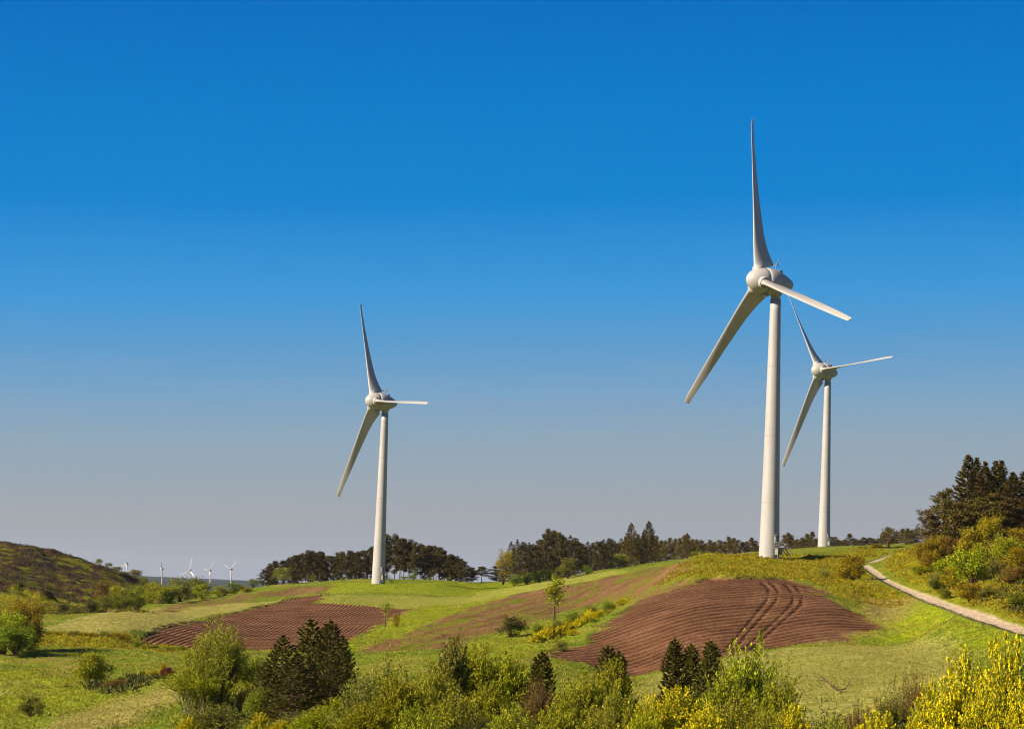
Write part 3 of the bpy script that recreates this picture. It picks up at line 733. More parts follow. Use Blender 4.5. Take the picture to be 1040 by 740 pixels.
# ---- middle wood
gB = 'conifers in the middle wood'
plant('broadleaf_tree', 'ochre leafed tree at the left end of the middle wood', 'tree', 511, 557, 17, 800, broadleaf, 211, mat='ochre', aspect=.7)
mid = [(504, 572), (518, 550), (524, 547), (530, 549), (536, 551), (542, 550), (547, 546), (552, 540), (556, 536), (562, 536), (567, 540), (571, 541), (578, 542), (584, 546), (590, 549), (596, 550), (602, 549), (608, 548), (612, 546), (618, 544), (624, 548), (630, 546)]
for i, (px, tv) in enumerate(mid):
    for lay in range(2):
        if random.random() < .45:
            plant('conifer_tree', 'dark crowded conifer in the middle wood', 'conifer', px + lay * 3, tv + random.uniform(0, 3) + lay * 4, 17 + 5 * random.random(), 815 + 50 * random.random() + lay * 45, conifer, 120 + i % 3, gB, mat='pine', whorls=17, boughs=7, sprays=24, L=.055, aspect=.55, sparse=.12, pw=.7)
        else:
            plant('pine_tree', 'dark crowded pine in the middle wood', 'pine tree', px + lay * 3, tv + random.uniform(0, 3) + lay * 4, 17 + 5 * random.random(), 815 + 50 * random.random() + lay * 45, pine, 130 + i % 4, 'pines in the middle wood', bare=(.05, .12, .18, .0)[i % 4], aspect=.62)
for i, (px, tv, w) in enumerate([(640, 531, 26), (658, 529, 26), (697, 541, 16)]):
    plant('conifer_tree', ('broad pointed conifer rising above the middle wood, left one of the tall pair', 'broad pointed conifer rising above the middle wood, right one of the tall pair', 'thin pointed conifer above the low tree row left of the largest turbine')[i], 'conifer', px, tv, w, 800, conifer, 123, mat='fir', whorls=20, boughs=8, sprays=30, L=.05, aspect=.6, pw=.75)
for i, (px, tv, w) in enumerate([(577, 566, 20), (628, 562, 18)]):
    plant('broadleaf_tree', ('dull green rounded tree in front of the middle wood', 'olive rounded tree in front of the tall conifer pair')[i], 'tree', px, tv, w, 790, broadleaf, 201, mat='olive', aspect=.9)
for i, (px, w) in enumerate([(535, 16), (548, 18), (522, 14), (560, 16), (596, 14)]):
    plant('shrub', 'low green shrub along the foot of the middle wood', 'shrub', px, 583 - (px - 520) * .12, w, 790, broadleaf, 203, 'shrubs along the middle wood', mat='green')
# ---- low row of trees left and right of the big turbine
px = 634
i = 0
while px < 770:
    tv = np.interp(px, [630, 650, 672, 700, 720, 770], [545, 541, 545, 545, 548, 547]) + random.uniform(-3, 4)
    plant('pine_tree', 'low brownish pine in the tree row left of the largest turbine', 'pine tree', px, tv, 17, 840 + 50 * random.random(), pine, 140 + i % 4, 'pines in the row left of the largest turbine', mat='fir', bare=(.0, .1, .0, .15)[i % 4], aspect=.95, pk=(.75, .4, .8, .6)[i % 4], limbs=22)
    if i % 2: plant('pine_tree', 'low brownish pine in the tree row left of the largest turbine', 'pine tree', px, tv + 5, 19, 930, pine, 140 + i % 4, 'pines in the row left of the largest turbine', mat='fir', bare=(.15, .0, .15, .0)[i % 4], aspect=.95, pk=(.6, .4, .6, .4)[i % 4], limbs=22)
    px += 4.6; i += 1
px = 796
while px < 934:
    tv = np.interp(px, [796, 822, 850, 900, 934], [545, 543, 546, 542, 538]) + random.uniform(-4, 4)
    if not 833 < px < 842:
        plant('pine_tree', 'low brownish pine in the tree row right of the largest turbine', 'pine tree', px, tv, 18, 860 + 50 * random.random() if px < 860 else 760 + 40 * random.random(), pine, 140 + i % 4, 'pines in the row right of the largest turbine', mat='fir', bare=(.0, .1, .0, .15)[i % 4], aspect=.95, pk=(.75, .4, .8, .6)[i % 4], limbs=22)
    if i % 2: plant('pine_tree', 'low brownish pine in the tree row right of the largest turbine', 'pine tree', px + 2, tv + 3, 20, 930 if px < 860 else 830, pine, 140 + i % 4, 'pines in the row right of the largest turbine', mat='fir', bare=(.15, .0, .15, .0)[i % 4], aspect=.95, pk=(.6, .4, .6, .4)[i % 4], limbs=22)
    px += 4.8; i += 1
plant('broadleaf_tree', 'green round bush on the ridge left of the largest turbine', 'bush', 708, 559, 17, 560, broadleaf, 202, mat='green')
plant('broadleaf_tree', 'brownish round tree standing above the track bend', 'tree', 902, 535, 18, 640, broadleaf, 213, mat='fir', aspect=.9)
# ---- tall conifers on the right
for lab, px, tv, w, d, fn, sd, kw in [
    ('tallest pointed conifer, at the left of the right hand wood', 982, 462, 42, 470, conifer, 150, dict(mat='fir', aspect=.4)),
    ('narrow pointed conifer just right of the tallest one', 991, 465, 30, 475, conifer, 151, dict(mat='fir', aspect=.36)),
    ('pointed conifer third from the tallest in the right hand wood', 999.5, 469, 34, 465, conifer, 152, dict(mat='fir', aspect=.4)),
    ('double tipped conifer, left stem, in the right hand wood', 1010, 468, 36, 465, conifer, 150, dict(mat='fir', aspect=.4)),
    ('double tipped conifer, right stem, in the right hand wood', 1016, 468, 34, 468, conifer, 151, dict(mat='fir', aspect=.36)),
    ('broad dark conifer by the right edge of the picture', 1028, 480, 42, 460, conifer, 152, dict(mat='fir', aspect=.4)),
    ('broad dark conifer cut by the right edge of the picture', 1042, 476, 46, 465, conifer, 150, dict(mat='fir', aspect=.4)),
    ('dark pine stepping down left of the tallest conifer', 957, 496, 34, 455, pine, 160, dict(mat='fir', bare=.1, aspect=.62, limbs=20, per=60)),
    ('dark pine under the tallest conifer, in front of it', 968, 508, 40, 450, pine, 161, dict(mat='fir', bare=.05, aspect=.62, limbs=20, per=60)),
    ('small open pine, outermost left of the right hand wood', 939, 516, 22, 458, pine, 162, dict(mat='fir', bare=.25, aspect=.62, limbs=12, per=50)),
    ('low bushy pine below the outermost open pine', 948, 521, 26, 452, pine, 161, dict(mat='fir', bare=.05, aspect=.62, limbs=20, per=60)),
    ('dark bushy pine in the middle of the right hand wood', 990, 505, 40, 452, pine, 160, dict(mat='fir', bare=.1, aspect=.62, limbs=20, per=60)),
    ('dark bushy pine below the double tipped conifer', 1012, 502, 42, 455, pine, 161, dict(mat='fir', bare=.05, aspect=.62, limbs=20, per=60)),
    ('dark bushy pine filling the foot of the wood under the tallest conifer', 980, 512, 44, 448, pine, 162, dict(mat='fir', bare=.0, aspect=.7, limbs=24, per=70)),
    ('dark bushy pine filling the foot of the wood under the double tipped conifer', 1004, 510, 46, 446, pine, 163, dict(mat='fir', bare=.0, aspect=.7, limbs=24, per=70)),
    ('dark bushy pine filling the foot of the wood at the right edge', 1026, 506, 46, 447, pine, 162, dict(mat='fir', bare=.0, aspect=.7, limbs=24, per=70)),
    ('dark bushy pine at the lower right of the right hand wood', 1034, 508, 42, 452, pine, 160, dict(mat='fir', bare=.1, aspect=.62, limbs=20, per=60))]:
    w *= 1.2
    if fn is conifer: kw = dict(kw, whorls=28, boughs=9, sprays=32, L=.04, sparse=.05, pw=.9)
    plant('conifer_tree' if fn is conifer else 'pine_tree', lab, 'conifer' if fn is conifer else 'pine tree', px, tv, w, d, fn, sd, 'trees of the right hand wood', **kw)
# ---- bushes on the right bank
gR = 'bushes on the right bank'
for lab, px, tv, w, d, sd, mat in [
    ('ochre bush at the foot of the outermost open pine', 940, 545, 22, 440, 211, 'ochre'),
    ('ochre bush under the dark pines, left part', 953, 541, 22, 440, 214, 'ochre'),
    ('rusty bush under the dark pines, right part', 966, 543, 20, 438, 214, 'rust'),
    ('tall ochre bush against the dark conifers', 1007, 520, 26, 440, 211, 'ochre'),
    ('round ochre bush left of the tall ochre bush', 987, 536, 34, 415, 215, 'ochre'),
    ('big yellow green bush in the middle of the right bank', 989, 552, 46, 370, 216, 'yellowgreen'),
    ('bright green bush right of the big yellow green bush', 1019, 541, 36, 400, 216, 'yellowgreen'),
    ('ochre bush by the right edge of the picture below the pines', 1036, 536, 34, 405, 215, 'ochre'),
    ('rusty brown bush low at the right edge of the picture', 1034, 573, 36, 335, 214, 'rust'),
    ('dark green bush in a hollow on the right bank', 1018, 568, 24, 360, 217, 'dark'),
    ('yellow bush above the rusty brown one', 1034, 555, 34, 360, 215, 'ochre'),
    ('low olive bush below the big yellow green bush', 1008, 596, 36, 325, 213, 'olive'),
    ('low ochre bush at the foot of the bank near the track', 985, 592, 34, 340, 215, 'ochre'),
    ('green bush beside the track at the right edge', 1034, 602, 30, 295, 202, 'green'),
    ('small dark green bush beside the track', 960, 594, 13, 352, 217, 'green'),
    ('low ochre bush halfway up the left of the bank', 945, 560, 26, 420, 215, 'ochre'),
    ('low yellow green bush halfway up the bank', 962, 565, 28, 405, 216, 'yellowgreen'),
    ('low yellow green bush near the bend of the track', 936, 572, 22, 420, 216, 'yellowgreen'),
    ('ochre bush left of the big yellow green bush', 968, 575, 26, 380, 215, 'ochre'),
    ('dull olive bush above the track', 950, 580, 22, 385, 213, 'olive')]:
    plant('bush', lab, 'bush', px, tv, w, d, broadleaf, sd, gR, mat=mat, aspect=1.1, lobes=22, per=220, L=.045, low=.0)
# beside the mound
plant('bush', 'round ochre bush casting a shadow beside the track bend', 'bush', 865, 563, 28, 425, broadleaf, 218, mat='ochre', aspect=.9, lobes=22, per=240, L=.045, low=.0)
plant('bush', 'very small olive bush left of the round ochre bush', 'bush', 837, 577, 11, 425, broadleaf, 213, mat='olive', aspect=.7, low=.0)
plant('bush', 'yellow bush on the ridge above the track bend', 'bush', 890, 552, 16, 600, broadleaf, 215, mat='ochre', aspect=1.1, lobes=22, per=220, L=.045, low=.0)
for i, (px, tv, w) in enumerate([(876, 556, 12), (903, 555, 16), (913, 554, 12)]):
    plant('bush', ('dark low bush left of the yellow ridge bush', 'dark low bush right of the yellow ridge bush', 'dark low bush where the track leaves over the ridge')[i], 'bush', px, tv, w, 610, broadleaf, 217, mat='dark', aspect=1.1, lobes=22, per=220, L=.045, low=.0)
# ---- left hill and hedge
for lab, px, tv, w, d in [('tiny tree on the brow of the dark hill, first from the hill top', 71, 562, 5, 950), ('tiny tree on the brow of the dark hill, second from the hill top', 100, 567, 8, 945), ('tiny tree on the brow of the dark hill, third from the hill top', 110, 571, 7, 945), ('bushy tree on the slope end of the dark hill', 118, 575, 12, 940), ('round olive tree below the far turbine at the hill end', 126, 580, 17, 930), ('olive tree at the very end of the dark hill', 138, 578, 15, 935), ('low olive tree behind the hedge end of the dark hill', 146, 585, 12, 930)]:
    plant('broadleaf_tree', lab, 'tree', px, tv, w, d, broadleaf, 213, 'trees on the brow of the dark hill', mat='olive', aspect=.9)
hedge = [(106, 592, 20, 690, 'rust', 'brownish tree at the left end of the hedge'), (104, 606, 18, 600, 'olive', 'grey green round bush at the lower left end of the hedge'), (122, 597, 24, 640, 'yellowgreen', 'bright yellow green tree second in the hedge'), (121, 605, 26, 605, 'green', 'broad dull green bush in front of the hedge'),
         (138, 597, 16, 640, 'green', 'fresh green round tree in the hedge'), (150, 592, 22, 700, 'yellowgreen', 'pale yellow green tree behind the hedge'), (163, 594, 28, 690, 'yellowgreen', 'wide yellow green tree in the middle of the hedge'), (183, 588, 26, 720, 'olive', 'tallest olive tree in the hedge'), (200, 589, 22, 740, 'olive', 'olive tree right of the tallest hedge tree'),
         (205, 594, 20, 730, 'yellowgreen', 'yellow green bush in front of the right hedge trees'), (222, 597, 15, 750, 'yellowgreen', 'small yellow green bush near the right end of the hedge'), (238, 594, 16, 765, 'green', 'green bush near the right end of the hedge'), (228, 601, 12, 750, 'ochre', 'tiny ochre bush between two green hedge bushes'), (250, 598, 12, 770, 'ochre', 'low ochre bush ending the hedge'), (172, 599, 20, 690, 'green', 'green bush between the wide yellow tree and the tall olive tree'),
         (92, 612, 16, 590, 'dark', 'dark low bush left of the hedge'), (78, 618, 20, 570, 'olive', 'low grey green bush on the edge of the pale strip'), (54, 623, 16, 560, 'olive', 'low grey green bush right of the big yellow trees'), (66, 615, 16, 600, 'dark', 'dark low bush at the foot of the dark hill')]
for i, (px, tv, w, d, mat, lab) in enumerate(hedge):
    plant('broadleaf_tree', lab, 'tree' if w > 19 else 'bush', px, tv - 3, w * 1.1, d, broadleaf, 220 + i % 3, 'hedge trees along the pale strip', mat=mat, aspect=1.0, lobes=20, per=200, L=.042, low=.0)
for lab, px, tv, w, d, mat in [('big yellow green tree cut by the left edge of the picture', 2, 614, 50, 366, 'yellowgreen'), ('big golden tree beside the left edge of the picture', 29, 603, 36, 374, 'ochre'), ('dark lower bush below the big golden tree', 16, 630, 40, 362, 'green'), ('small pale shrub right of the big golden tree', 29, 648, 10, 372, 'green')]:
    plant('broadleaf_tree', lab, 'tree' if w > 30 else 'bush', px, tv, w, d, broadleaf, 230, 'trees by the left edge', mat=mat, aspect=1.0, lobes=30, per=300, L=.034, low=.0)
# valley bushes
for lab, px, tv, w, d, mat, asp in [('round yellow green bush alone in the valley meadow', 92, 660, 38, 285, 'yellowgreen', .95), ('leaning small olive bush in the lower left meadow', 31, 702, 26, 222, 'olive', .9), ('low brown bush right of the round valley bush', 118, 689, 22, 262, 'rust', 1.1), ('low dark bush below the round valley bush', 108, 698, 24, 252, 'olive', 1.1), ('small dark bush in the valley scrub', 128, 690, 16, 268, 'dark', 1.1),
                                ('ochre bush left of the red one', 156, 680, 14, 280, 'ochre', 1.0), ('small red leaved bush in the valley', 171, 677, 17, 282, 'red', 1.1), ('tiny yellow bush above the red one', 166, 673, 8, 286, 'ochre', 1.0), ('thin yellow green bush left of the big willow', 190, 660, 16, 330, 'yellowgreen', .9)]:
    plant('bush', lab, 'bush', px, tv, w, d, broadleaf, 231 + int(px) % 2, 'bushes in the left valley', mat=mat, aspect=asp, lobes=26, per=300, L=.036, low=.0)
for i, px in enumerate([46, 56, 66, 76, 86, 96, 106, 116, 126]):
    plant('bush', 'low ochre scrub bush on the bank below the pale strip', 'bush', px, 640 + (i % 3), 15, 418, broadleaf, 232, 'scrub bushes on the bank below the pale strip', mat='ochre' if i % 3 else 'olive', aspect=1.3, lobes=20, per=200, L=.042, low=.0)
for i, (px, tv, w) in enumerate([(140, 650, 12), (155, 654, 14), (172, 656, 16), (185, 656, 14), (240, 659, 14), (252, 658, 16)]):
    plant('bush', 'low green bush along the lower edge of the left ploughed field', 'bush', px, tv, w, 400, broadleaf, 231, 'bushes below the left ploughed field', mat='green', aspect=1.3, lobes=20, per=200, L=.042, low=.0)
# saplings and bushes in the middle slope
plant('sapling', 'thin leafy sapling at the tip of the green strip', 'sapling', 391, 612, 9, 505, broadleaf, 240, mat='yellowgreen', aspect=.4, lobes=9, per=60, L=.05, low=.2, shoots=6)
plant('sapling', 'thin upright sapling on the gorse bank', 'sapling', 562, 594, 16, 400, broadleaf, 241, mat='yellowgreen', aspect=.32, lobes=12, per=80, L=.045, low=.4, shoots=8)
plant('bush', 'dark green bush with a long shadow on the middle slope', 'bush', 519, 624, 30, 400, broadleaf, 242, mat='dark', aspect=1.2, lobes=22, per=150, low=.0)
plant('bush', 'small yellow bush beside the thin sapling of the green strip', 'bush', 402, 622, 9, 500, broadleaf, 231, mat='ochre', aspect=1.3, lobes=20, per=200, L=.042, low=.0)
for i, (px, tv, w, d) in enumerate([(544, 645, 13, 362), (552, 641, 14, 368), (559, 637, 12, 374), (570, 637, 15, 376), (577, 634, 14, 380), (588, 630, 13, 388), (594, 627, 13, 392), (602, 624, 13, 400), (609, 621, 13, 405), (633, 610, 13, 425), (637, 612, 10, 423), (598, 621, 10, 410), (582, 641, 12, 372)]):
    plant('gorse_bush', 'low gorse bush in yellow bloom on the bank left of the big ploughed field', 'gorse', px, tv - 3, w * 1.25, d, shrub, 250 + i % 2, 'gorse bushes on the middle bank', mat='green', aspect=1.4, shoots=130, per=12, L=.07, flowers=.95, fper=20, FL=.1)
for i, (px, tv, w, d) in enumerate([(565, 628, 16, 385), (582, 621, 18, 400), (600, 614, 18, 415), (618, 610, 16, 422), (570, 650, 16, 352), (605, 632, 14, 385), (620, 622, 12, 400), (545, 632, 14, 380)]):
    plant('bush', 'low green bush among the gorse on the middle bank', 'bush', px, tv, w, d, broadleaf, 231, 'green bushes on the gorse bank', mat='green' if i % 2 else 'olive', aspect=1.3, lobes=20, per=200, L=.042, low=.0)
# ---- big willow and dark spruces, middle distance
plant('willow_bush', 'big yellow green willow bush with upright twigs left of the dark spruces', 'willow', 219, 636, 84, 212, shrub, 260, mat='yellowgreen', aspect=.95, shoots=640, per=84, L=.021, low=.08, stem='greybark', spread=1.0, spike=.2, foot=.55)
plant('broadleaf_bush', 'green bush between the big willow and the dark spruces', 'bush', 258, 662, 30, 225, broadleaf, 230, mat='green', aspect=1.0, lobes=30, per=300, L=.034, low=.0)
plant('broadleaf_bush', 'pale green bush at the left foot of the spruces', 'bush', 264, 693, 26, 196, broadleaf, 230, mat='green', aspect=1.0, lobes=30, per=300, L=.034, low=.0)
for lab, px, tv, w, d, sd, asp in [('dark spruce at the left of the close group, lowest tip', 284, 645, 62, 200, 270, .62), ('dark spruce in the middle of the close group, highest tip', 312, 629, 68, 203, 271, .6), ('dark spruce at the right of the close group, broad tip', 332, 630, 62, 200, 272, .6), ('low dark spruce bough mass at the right foot of the group', 344, 658, 46, 196, 270, .62), ('small dark spruce at the left edge of the close group', 268, 672, 44, 199, 272, .62), ('tall dark spruce behind the gap of the close group', 322, 640, 66, 207, 270, .62), ('dark spruce at the right edge behind the low bough mass', 345, 646, 46, 203, 271, .6), ('low dark spruce in front of the close group', 296, 668, 74, 192, 273, .8), ('low dark spruce in front at the right of the group', 332, 666, 66, 193, 273, .8)]:
    plant('spruce_tree', lab, 'spruce', px, tv, w, d, conifer, sd, 'dark spruces in a close group', mat='spruce', aspect=asp, whorls=21, boughs=9, sprays=50, L=.04, pw=.66)
for i, (px, tv, w, d) in enumerate([(683, 649, 36, 128), (700, 654, 34, 130), (720, 651, 38, 127), (615, 656, 40, 95), (626, 662, 34, 100), (548, 662, 40, 92)]):
    plant('young_conifer', ('young dark conifer, left of the three in front of the ploughed field', 'young dark conifer, middle of the three in front of the ploughed field', 'young dark conifer, right of the three, with the rounder top', 'small dark conifer rising from the broom below the ploughed field corner', 'second small dark conifer close behind its twin below the ploughed field', 'dark conifer top behind the reddish shrubs')[i], 'conifer', px, tv, w, d, conifer, 274 + i % 2, 'young conifers behind the broom', mat='spruce', aspect=.66 if i % 2 else .6, whorls=20, boughs=11, sprays=46, L=.055, low=.02, pw=.5)

# ---- foreground shrubs
gF = 'foreground shrubs'
SH = dict(
 broom=dict(mat='broom', aspect=1.1, shoots=320, per=52, L=.029, flowers=.35, fper=8, FL=.026),
 bloom=dict(mat='broom', aspect=1.1, shoots=400, per=44, L=.029, flowers=.85, fper=28, FL=.032),
 leafy=dict(mat='yellowgreen', aspect=1.1, shoots=300, per=60, L=.037, flowers=.12, fper=5, FL=.022),
 olive=dict(mat='olive', aspect=1.1, shoots=280, per=48, L=.032),
 red=dict(mat='rust', aspect=1.1, shoots=280, per=34, L=.026),
 dark=dict(mat='dark', aspect=1.1, shoots=240, per=30, L=.028),
 tall=dict(mat='olive', aspect=.7, shoots=200, per=60, L=.036, spike=.3),
 willow=dict(mat='yellowgreen', aspect=.8, shoots=230, per=40, L=.036, stem='greybark', spike=.4),
)
FG = [
 ('olive', 385, 664, 84, 88, 'grey green leafy shrub right of the spruces'),
 ('olive', 365, 690, 60, 76, 'grey green shrub at the right foot of the spruces'),
 ('leafy', 405, 684, 76, 66, 'yellow flecked leafy shrub below the grey green one'),
 ('tall', 456, 648, 50, 90, 'tall upright olive shrub rising from the broom right of the spruces'),
 ('broom', 440, 676, 64, 78, 'broom shrub left of the tall upright olive shrub'),
 ('leafy', 480, 662, 70, 92, 'light green shrub right of the tall upright olive shrub'),
 ('leafy', 515, 664, 70, 98, 'light green thin shrub below the dark slope bush'),
 ('leafy', 495, 698, 70, 62, 'dense light green shrub in the middle of the foreground'),
 ('red', 545, 690, 64, 72, 'reddish brown shrub in front of the dark conifer top'),
 ('broom', 460, 704, 76, 55, 'broom shrub under the dense light green one'),
 ('broom', 590, 682, 74, 68, 'bushy green broom shrub below the ploughed field corner'),
 ('leafy', 620, 676, 60, 82, 'light green shrub in front of the small dark conifers'),
 ('broom', 630, 698, 62, 58, 'green broom shrub with few flowers right of the bushy one'),
 ('bloom', 688, 694, 74, 55, 'broom shrub thick with yellow flowers below the three young conifers'),
 ('bloom', 662, 706, 60, 50, 'flowering broom shrub left of the thickest flowering one'),
 ('willow', 758, 648, 84, 84, 'tall pale green willow shrub in front of the furrows'),
 ('willow', 734, 672, 60, 76, 'pale green willow shrub right of the young conifers'),
 ('willow', 790, 676, 56, 80, 'pale green willow shrub at the edge of the meadow'),
 ('broom', 745, 706, 76, 52, 'broom shrub under the tall willow shrub'),
 ('bloom', 802, 712, 58, 50, 'broom shrub with yellow flowers at the foot of the meadow'),
 ('dark', 838, 716, 62, 52, 'dark twiggy shrub at the foot of the meadow'),
 ('red', 872, 716, 60, 55, 'brown twiggy shrub right of the dark one'),
 ('olive', 905, 694, 62, 58, 'grey green shrub left of the big flowering broom'),
 ('red', 928, 684, 44, 60, 'brown bare shrub behind the big flowering broom'),
 ('bloom', 978, 668, 92, 38, 'big broom in full yellow bloom, left half of the corner clump'),
 ('bloom', 1024, 640, 90, 36, 'big broom in full yellow bloom, in the lower right corner'),
 ('bloom', 945, 694, 60, 40, 'lower flowering broom at the left of the corner clump'),
 ('bloom', 1000, 690, 80, 33, 'flowering broom at the bottom of the corner clump'),
 ('bloom', 1045, 682, 70, 32, 'flowering broom cut by the lower right corner'),
 ('olive', 215, 716, 80, 175, 'low green mound shrub under the big willow'),
 ('bloom', 190, 728, 34, 165, 'small flowering broom at the lower left of the big willow'),
 ('bloom', 263, 722, 26, 160, 'small flowering broom at the left foot of the spruces'),
 ('olive', 300, 722, 60, 150, 'low grey green shrub in front of the spruces'),
 ('bloom', 285, 730, 30, 148, 'tiny flowering broom under the spruces'),
 ('leafy', 345, 708, 60, 120, 'low leafy shrub right of the front spruces'),
 ('leafy', 372, 716, 70, 60, 'leafy shrub at the bottom edge below the spruces'),
 ('broom', 425, 716, 70, 50, 'broom shrub at the bottom edge, third from the spruces'),
 ('broom', 520, 716, 76, 48, 'broom shrub at the bottom edge below the dense light green shrub'),
 ('leafy', 565, 718, 66, 50, 'light green shrub at the bottom edge below the reddish shrub'),
 ('broom', 608, 720, 64, 48, 'broom shrub at the bottom edge below the bushy green one'),
 ('bloom', 715, 718, 60, 46, 'flowering broom at the bottom edge right of the thickest one'),
 ('broom', 775, 722, 66, 46, 'broom shrub at the bottom edge below the meadow corner'),
 ('broom', 840, 728, 60, 44, 'small broom at the bottom edge under the dark twiggy shrub'),
 ('bloom', 890, 720, 62, 44, 'flowering broom at the bottom edge left of the corner clump'),
 ('dark', 480, 722, 60, 52, 'dark shrub at the bottom edge between two brooms'),
 ('leafy', 325, 720, 60, 110, 'pale leafy shrub at the bottom edge in front of the spruces'),
 ('leafy', 655, 722, 50, 47, 'light green shrub at the bottom edge left of the flowering broom'),
]
for i, (k, px, tv, w, d, lab) in enumerate(FG):
    plant('willow_shrub' if k == 'willow' else 'broom_shrub' if k in ('broom', 'bloom') else 'shrub', lab, 'broom' if k in ('broom', 'bloom') else 'shrub', px, tv, w * 1.12, d, shrub, 300 + i % 2 + 10 * list(SH).index(k), gF, **SH[k])

# bare branch lying on the meadow
X, Y, z = place(852, 190)
mb = MB()
def limb(p, q, ra, rb, r): mb.tube([p, (np.array(p) + q) / 2 + r.normal(size=3) * .08, q], [ra, (ra + rb) / 2, rb], 5)
r = R_(5)
limb((0, 0, .1), (-.7, .5, .6), .09, .06, r); limb((-.7, .5, .6), (-1.2, .7, 1.0), .05, .015, r); limb((-.7, .5, .6), (-1.3, .8, .6), .04, .012, r)
limb((0, 0, .1), (.6, .1, .5), .06, .025, r); limb((.6, .1, .5), (.9, .2, .9), .03, .01, r); limb((.6, .1, .5), (1.2, .1, .5), .03, .01, r); limb((0, 0, .1), (.9, -.5, -.1), .08, .04, r); limb((-.3, .2, .3), (-.2, .3, .8), .03, .01, r)
br = mb.mesh('dead_branch', MT['bark']); o = link('dead_branch', br); o.location = (X, Y, z); o.scale = (1.25, 1.25, 1.25); o['label'] = 'bare forked dead branch lying on the pale meadow'; o['category'] = 'branch'

# ------------------------------------------------------------------ ground cover nobody could count
def scatter(mask_names, n, dmin, dmax, seed):
    r = R_(seed); w = sum(masks[m] for m in mask_names) * (1 - masks['bed'])
    area = (np.abs(UU) < .235).ravel() & (y > dmin) & (y < dmax)
    idx = np.where(area & (w > .35))[0]
    pr = w[idx] * 1.0 ; pr = pr / pr.sum()
    k = r.choice(idx, n, p=pr)
    P = verts[k] + np.stack([r.normal(size=n) * .4, r.normal(size=n) * .3, np.zeros(n)], -1)
    return P
def tufts(name, P, size, mat, seed, blades=5, up=1.4):
    r = R_(seed); mb = MB(); n = len(P)
    base = np.repeat(P, blades, 0); s = np.repeat(size * (.5 + r.random(n)), blades)
    off = r.normal(size=(n * blades, 3)) * np.array([.35, .35, .12]) * s[:, None]
    mb.leaves(base + off + np.array([0, 0, .35]) * s[:, None], s, s * .24, r, np.array([0, 0, up]), 1.0)
    o = link(name, mb.mesh(name, mat)); o['kind'] = 'stuff'; o['label'] = {'grass': 'rough grass tufts on the banks', 'undergrowth': 'low scrub and heather covering the slopes', 'bracken': 'ochre bracken and dry growth on the banks'}[name]; o['category'] = 'ground cover'
    return o
tufts('grass', scatter(['rough', 'rough', 'lush', 'plain'], 110000, 206, 660, 1), .24, MT['grass'], 2, 4, 1.8)
tufts('grass', scatter(['pale'], 26000, 150, 330, 8), .17, MT['palegrass'], 9, 4, 1.2)
tufts('bracken', scatter(['rough', 'rough', 'scrub'], 22000, 235, 660, 3), .42, MT['ochre'], 4, 5, 1.5)
tufts('undergrowth', scatter(['scrub', 'scrub', 'heath'], 16000, 235, 1000, 5), .55, MT['dark'], 6, 6)

# ------------------------------------------------------------------ air
hz = MB(); hz.box((0, 6500, 40), (19000, 22000, 220))
hm = bpy.data.materials.new('haze_air'); hm.use_nodes = True; nt = hm.node_tree; nt.nodes.clear()
ou = nt.nodes.new('ShaderNodeOutputMaterial'); pv = nt.nodes.new('ShaderNodeVolumePrincipled')
pv.inputs['Color'].default_value = (.72, .82, 1, 1); pv.inputs['Density'].default_value = 1.8e-5; pv.inputs['Anisotropy'].default_value = .2
nt.links.new(pv.outputs[0], ou.inputs['Volume'])
hb = link('haze', hz.mesh('haze', hm)); hb['kind'] = 'stuff'; hb['label'] = 'thin blue haze over the far country'; hb['category'] = 'haze'

# ------------------------------------------------------------------ light, sky, colour
SUN_EL = math.radians(30); sdir = np.array([-.915, -.40]); sdir /= np.linalg.norm(sdir)
s3 = Vector((sdir[0] * math.cos(SUN_EL), sdir[1] * math.cos(SUN_EL), math.sin(SUN_EL)))
sl = bpy.data.lights.new('sun', 'SUN'); sl.energy = 5.0; sl.angle = math.radians(.5); sl.color = (1, .83, .58)
so = bpy.data.objects.new('sun', sl); C.objects.link(so); so.rotation_euler = s3.to_track_quat('Z', 'Y').to_euler(); so.location = s3 * 200
w = bpy.data.worlds.new('World'); bpy.context.scene.world = w; w.use_nodes = True; t = w.node_tree; t.nodes.clear()
def N(ty): return t.nodes.new(ty)
wo = N('ShaderNodeOutputWorld'); bg = N('ShaderNodeBackground'); t.links.new(bg.outputs[0], wo.inputs[0])
sk = N('ShaderNodeTexSky'); sk.sky_type = 'NISHITA'; sk.sun_disc = False; sk.sun_elevation = SUN_EL; sk.sun_rotation = math.atan2(s3.x, s3.y); sk.altitude = 700; sk.ozone_density = 3
tc = N('ShaderNodeTexCoord'); sx = N('ShaderNodeSeparateXYZ'); t.links.new(tc.outputs['Generated'], sx.inputs[0])
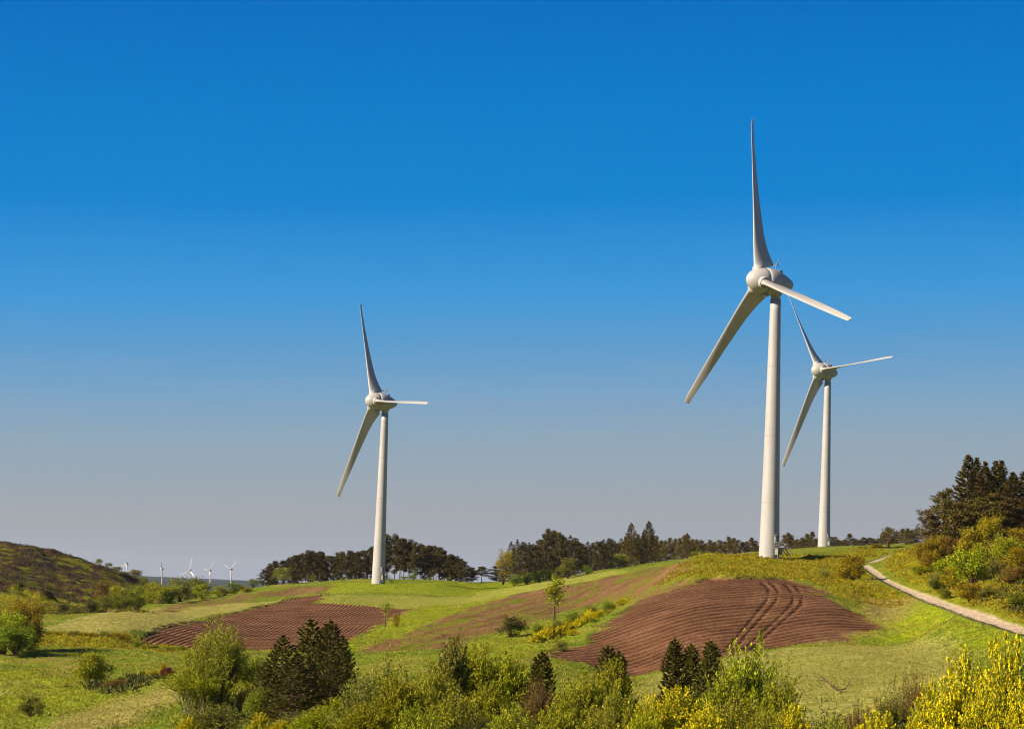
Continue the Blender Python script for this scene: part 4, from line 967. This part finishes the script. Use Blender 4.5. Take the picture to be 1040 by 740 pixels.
mr = N('ShaderNodeMapRange'); tl = N('ShaderNodeMath'); tl.operation = 'MULTIPLY_ADD'; t.links.new(sx.outputs['X'], tl.inputs[0]); tl.inputs[1].default_value = -.042; t.links.new(sx.outputs['Z'], tl.inputs[2]); nz = N('ShaderNodeTexNoise'); mpn = N('ShaderNodeMapping'); mpn.inputs['Scale'].default_value = (5, 5, 60); t.links.new(tc.outputs['Generated'], mpn.inputs[0]); t.links.new(mpn.outputs[0], nz.inputs['Vector']); nz.inputs['Detail'].default_value = 4; nn = N('ShaderNodeMath'); nn.operation = 'MULTIPLY_ADD'; t.links.new(nz.outputs['Fac'], nn.inputs[0]); nn.inputs[1].default_value = .008; t.links.new(tl.outputs[0], nn.inputs[2]); ns_ = N('ShaderNodeMath'); ns_.operation = 'SUBTRACT'; t.links.new(nn.outputs[0], ns_.inputs[0]); ns_.inputs[1].default_value = .004; t.links.new(ns_.outputs[0], mr.inputs[0]); mr.inputs[1].default_value = 0; mr.inputs[2].default_value = .30
cr = N('ShaderNodeValToRGB'); t.links.new(mr.outputs[0], cr.inputs[0])
def S(r_, g_, b_): return tuple(((c / 255 + .055) / 1.055) ** 2.4 if c > 10 else c / 255 / 12.92 for c in (r_, g_, b_))
EXPO = 2 ** 1.25
stops = [(0.0, S(158, 168, 186)), (.03, S(162, 167, 181)), (.1, S(161, 166, 173)), (.2, S(144, 167, 184)), (.266, S(121, 163, 197)), (.332, S(91, 156, 205)), (.397, S(62, 152, 215)), (.527, S(5, 131, 209)), (.655, S(0, 123, 204)), (.777, S(0, 111, 196)), (1.0, S(0, 92, 175))]
stops = [(a, tuple(v / EXPO for v in b)) for a, b in stops]
e = cr.color_ramp.elements; e[0].position, e[0].color = stops[0][0], (*stops[0][1], 1); e[1].position, e[1].color = stops[-1][0], (*stops[-1][1], 1)
for p_, c_ in stops[1:-1]:
    k = e.new(p_); k.color = (*c_, 1)
# the clear polarised sky: the physical sky graded by height
gn = N('ShaderNodeMix'); gn.data_type = 'RGBA'; mz = N('ShaderNodeMapRange'); mz.interpolation_type = 'SMOOTHSTEP'; t.links.new(sx.outputs['Z'], mz.inputs[0]); mz.inputs[1].default_value = .26; mz.inputs[2].default_value = .55; t.links.new(mz.outputs[0], gn.inputs[0])
sc_ = N('ShaderNodeVectorMath'); sc_.operation = 'SCALE'; t.links.new(sk.outputs[0], sc_.inputs[0]); sc_.inputs['Scale'].default_value = .028
t.links.new(cr.outputs[0], gn.inputs[6]); t.links.new(sc_.outputs[0], gn.inputs[7])
t.links.new(gn.outputs[2], bg.inputs[0]); bg.inputs[1].default_value = 1.0
sc = bpy.context.scene
sc.view_settings.view_transform = 'Standard'; sc.view_settings.look = 'None'; sc.view_settings.gamma = 1; sc.view_settings.exposure = 1.25
sc.cycles.use_denoising = True; sc.cycles.filter_width = 1.1; sc.cycles.sample_clamp_indirect = 3; sc.cycles.volume_bounces = 0; sc.cycles.max_bounces = 5; sc.cycles.diffuse_bounces = 2; sc.cycles.transmission_bounces = 2; sc.cycles.transparent_max_bounces = 6
print('BUILT', round(time.time() - T0, 1), 's', len(bpy.data.objects), 'objects')
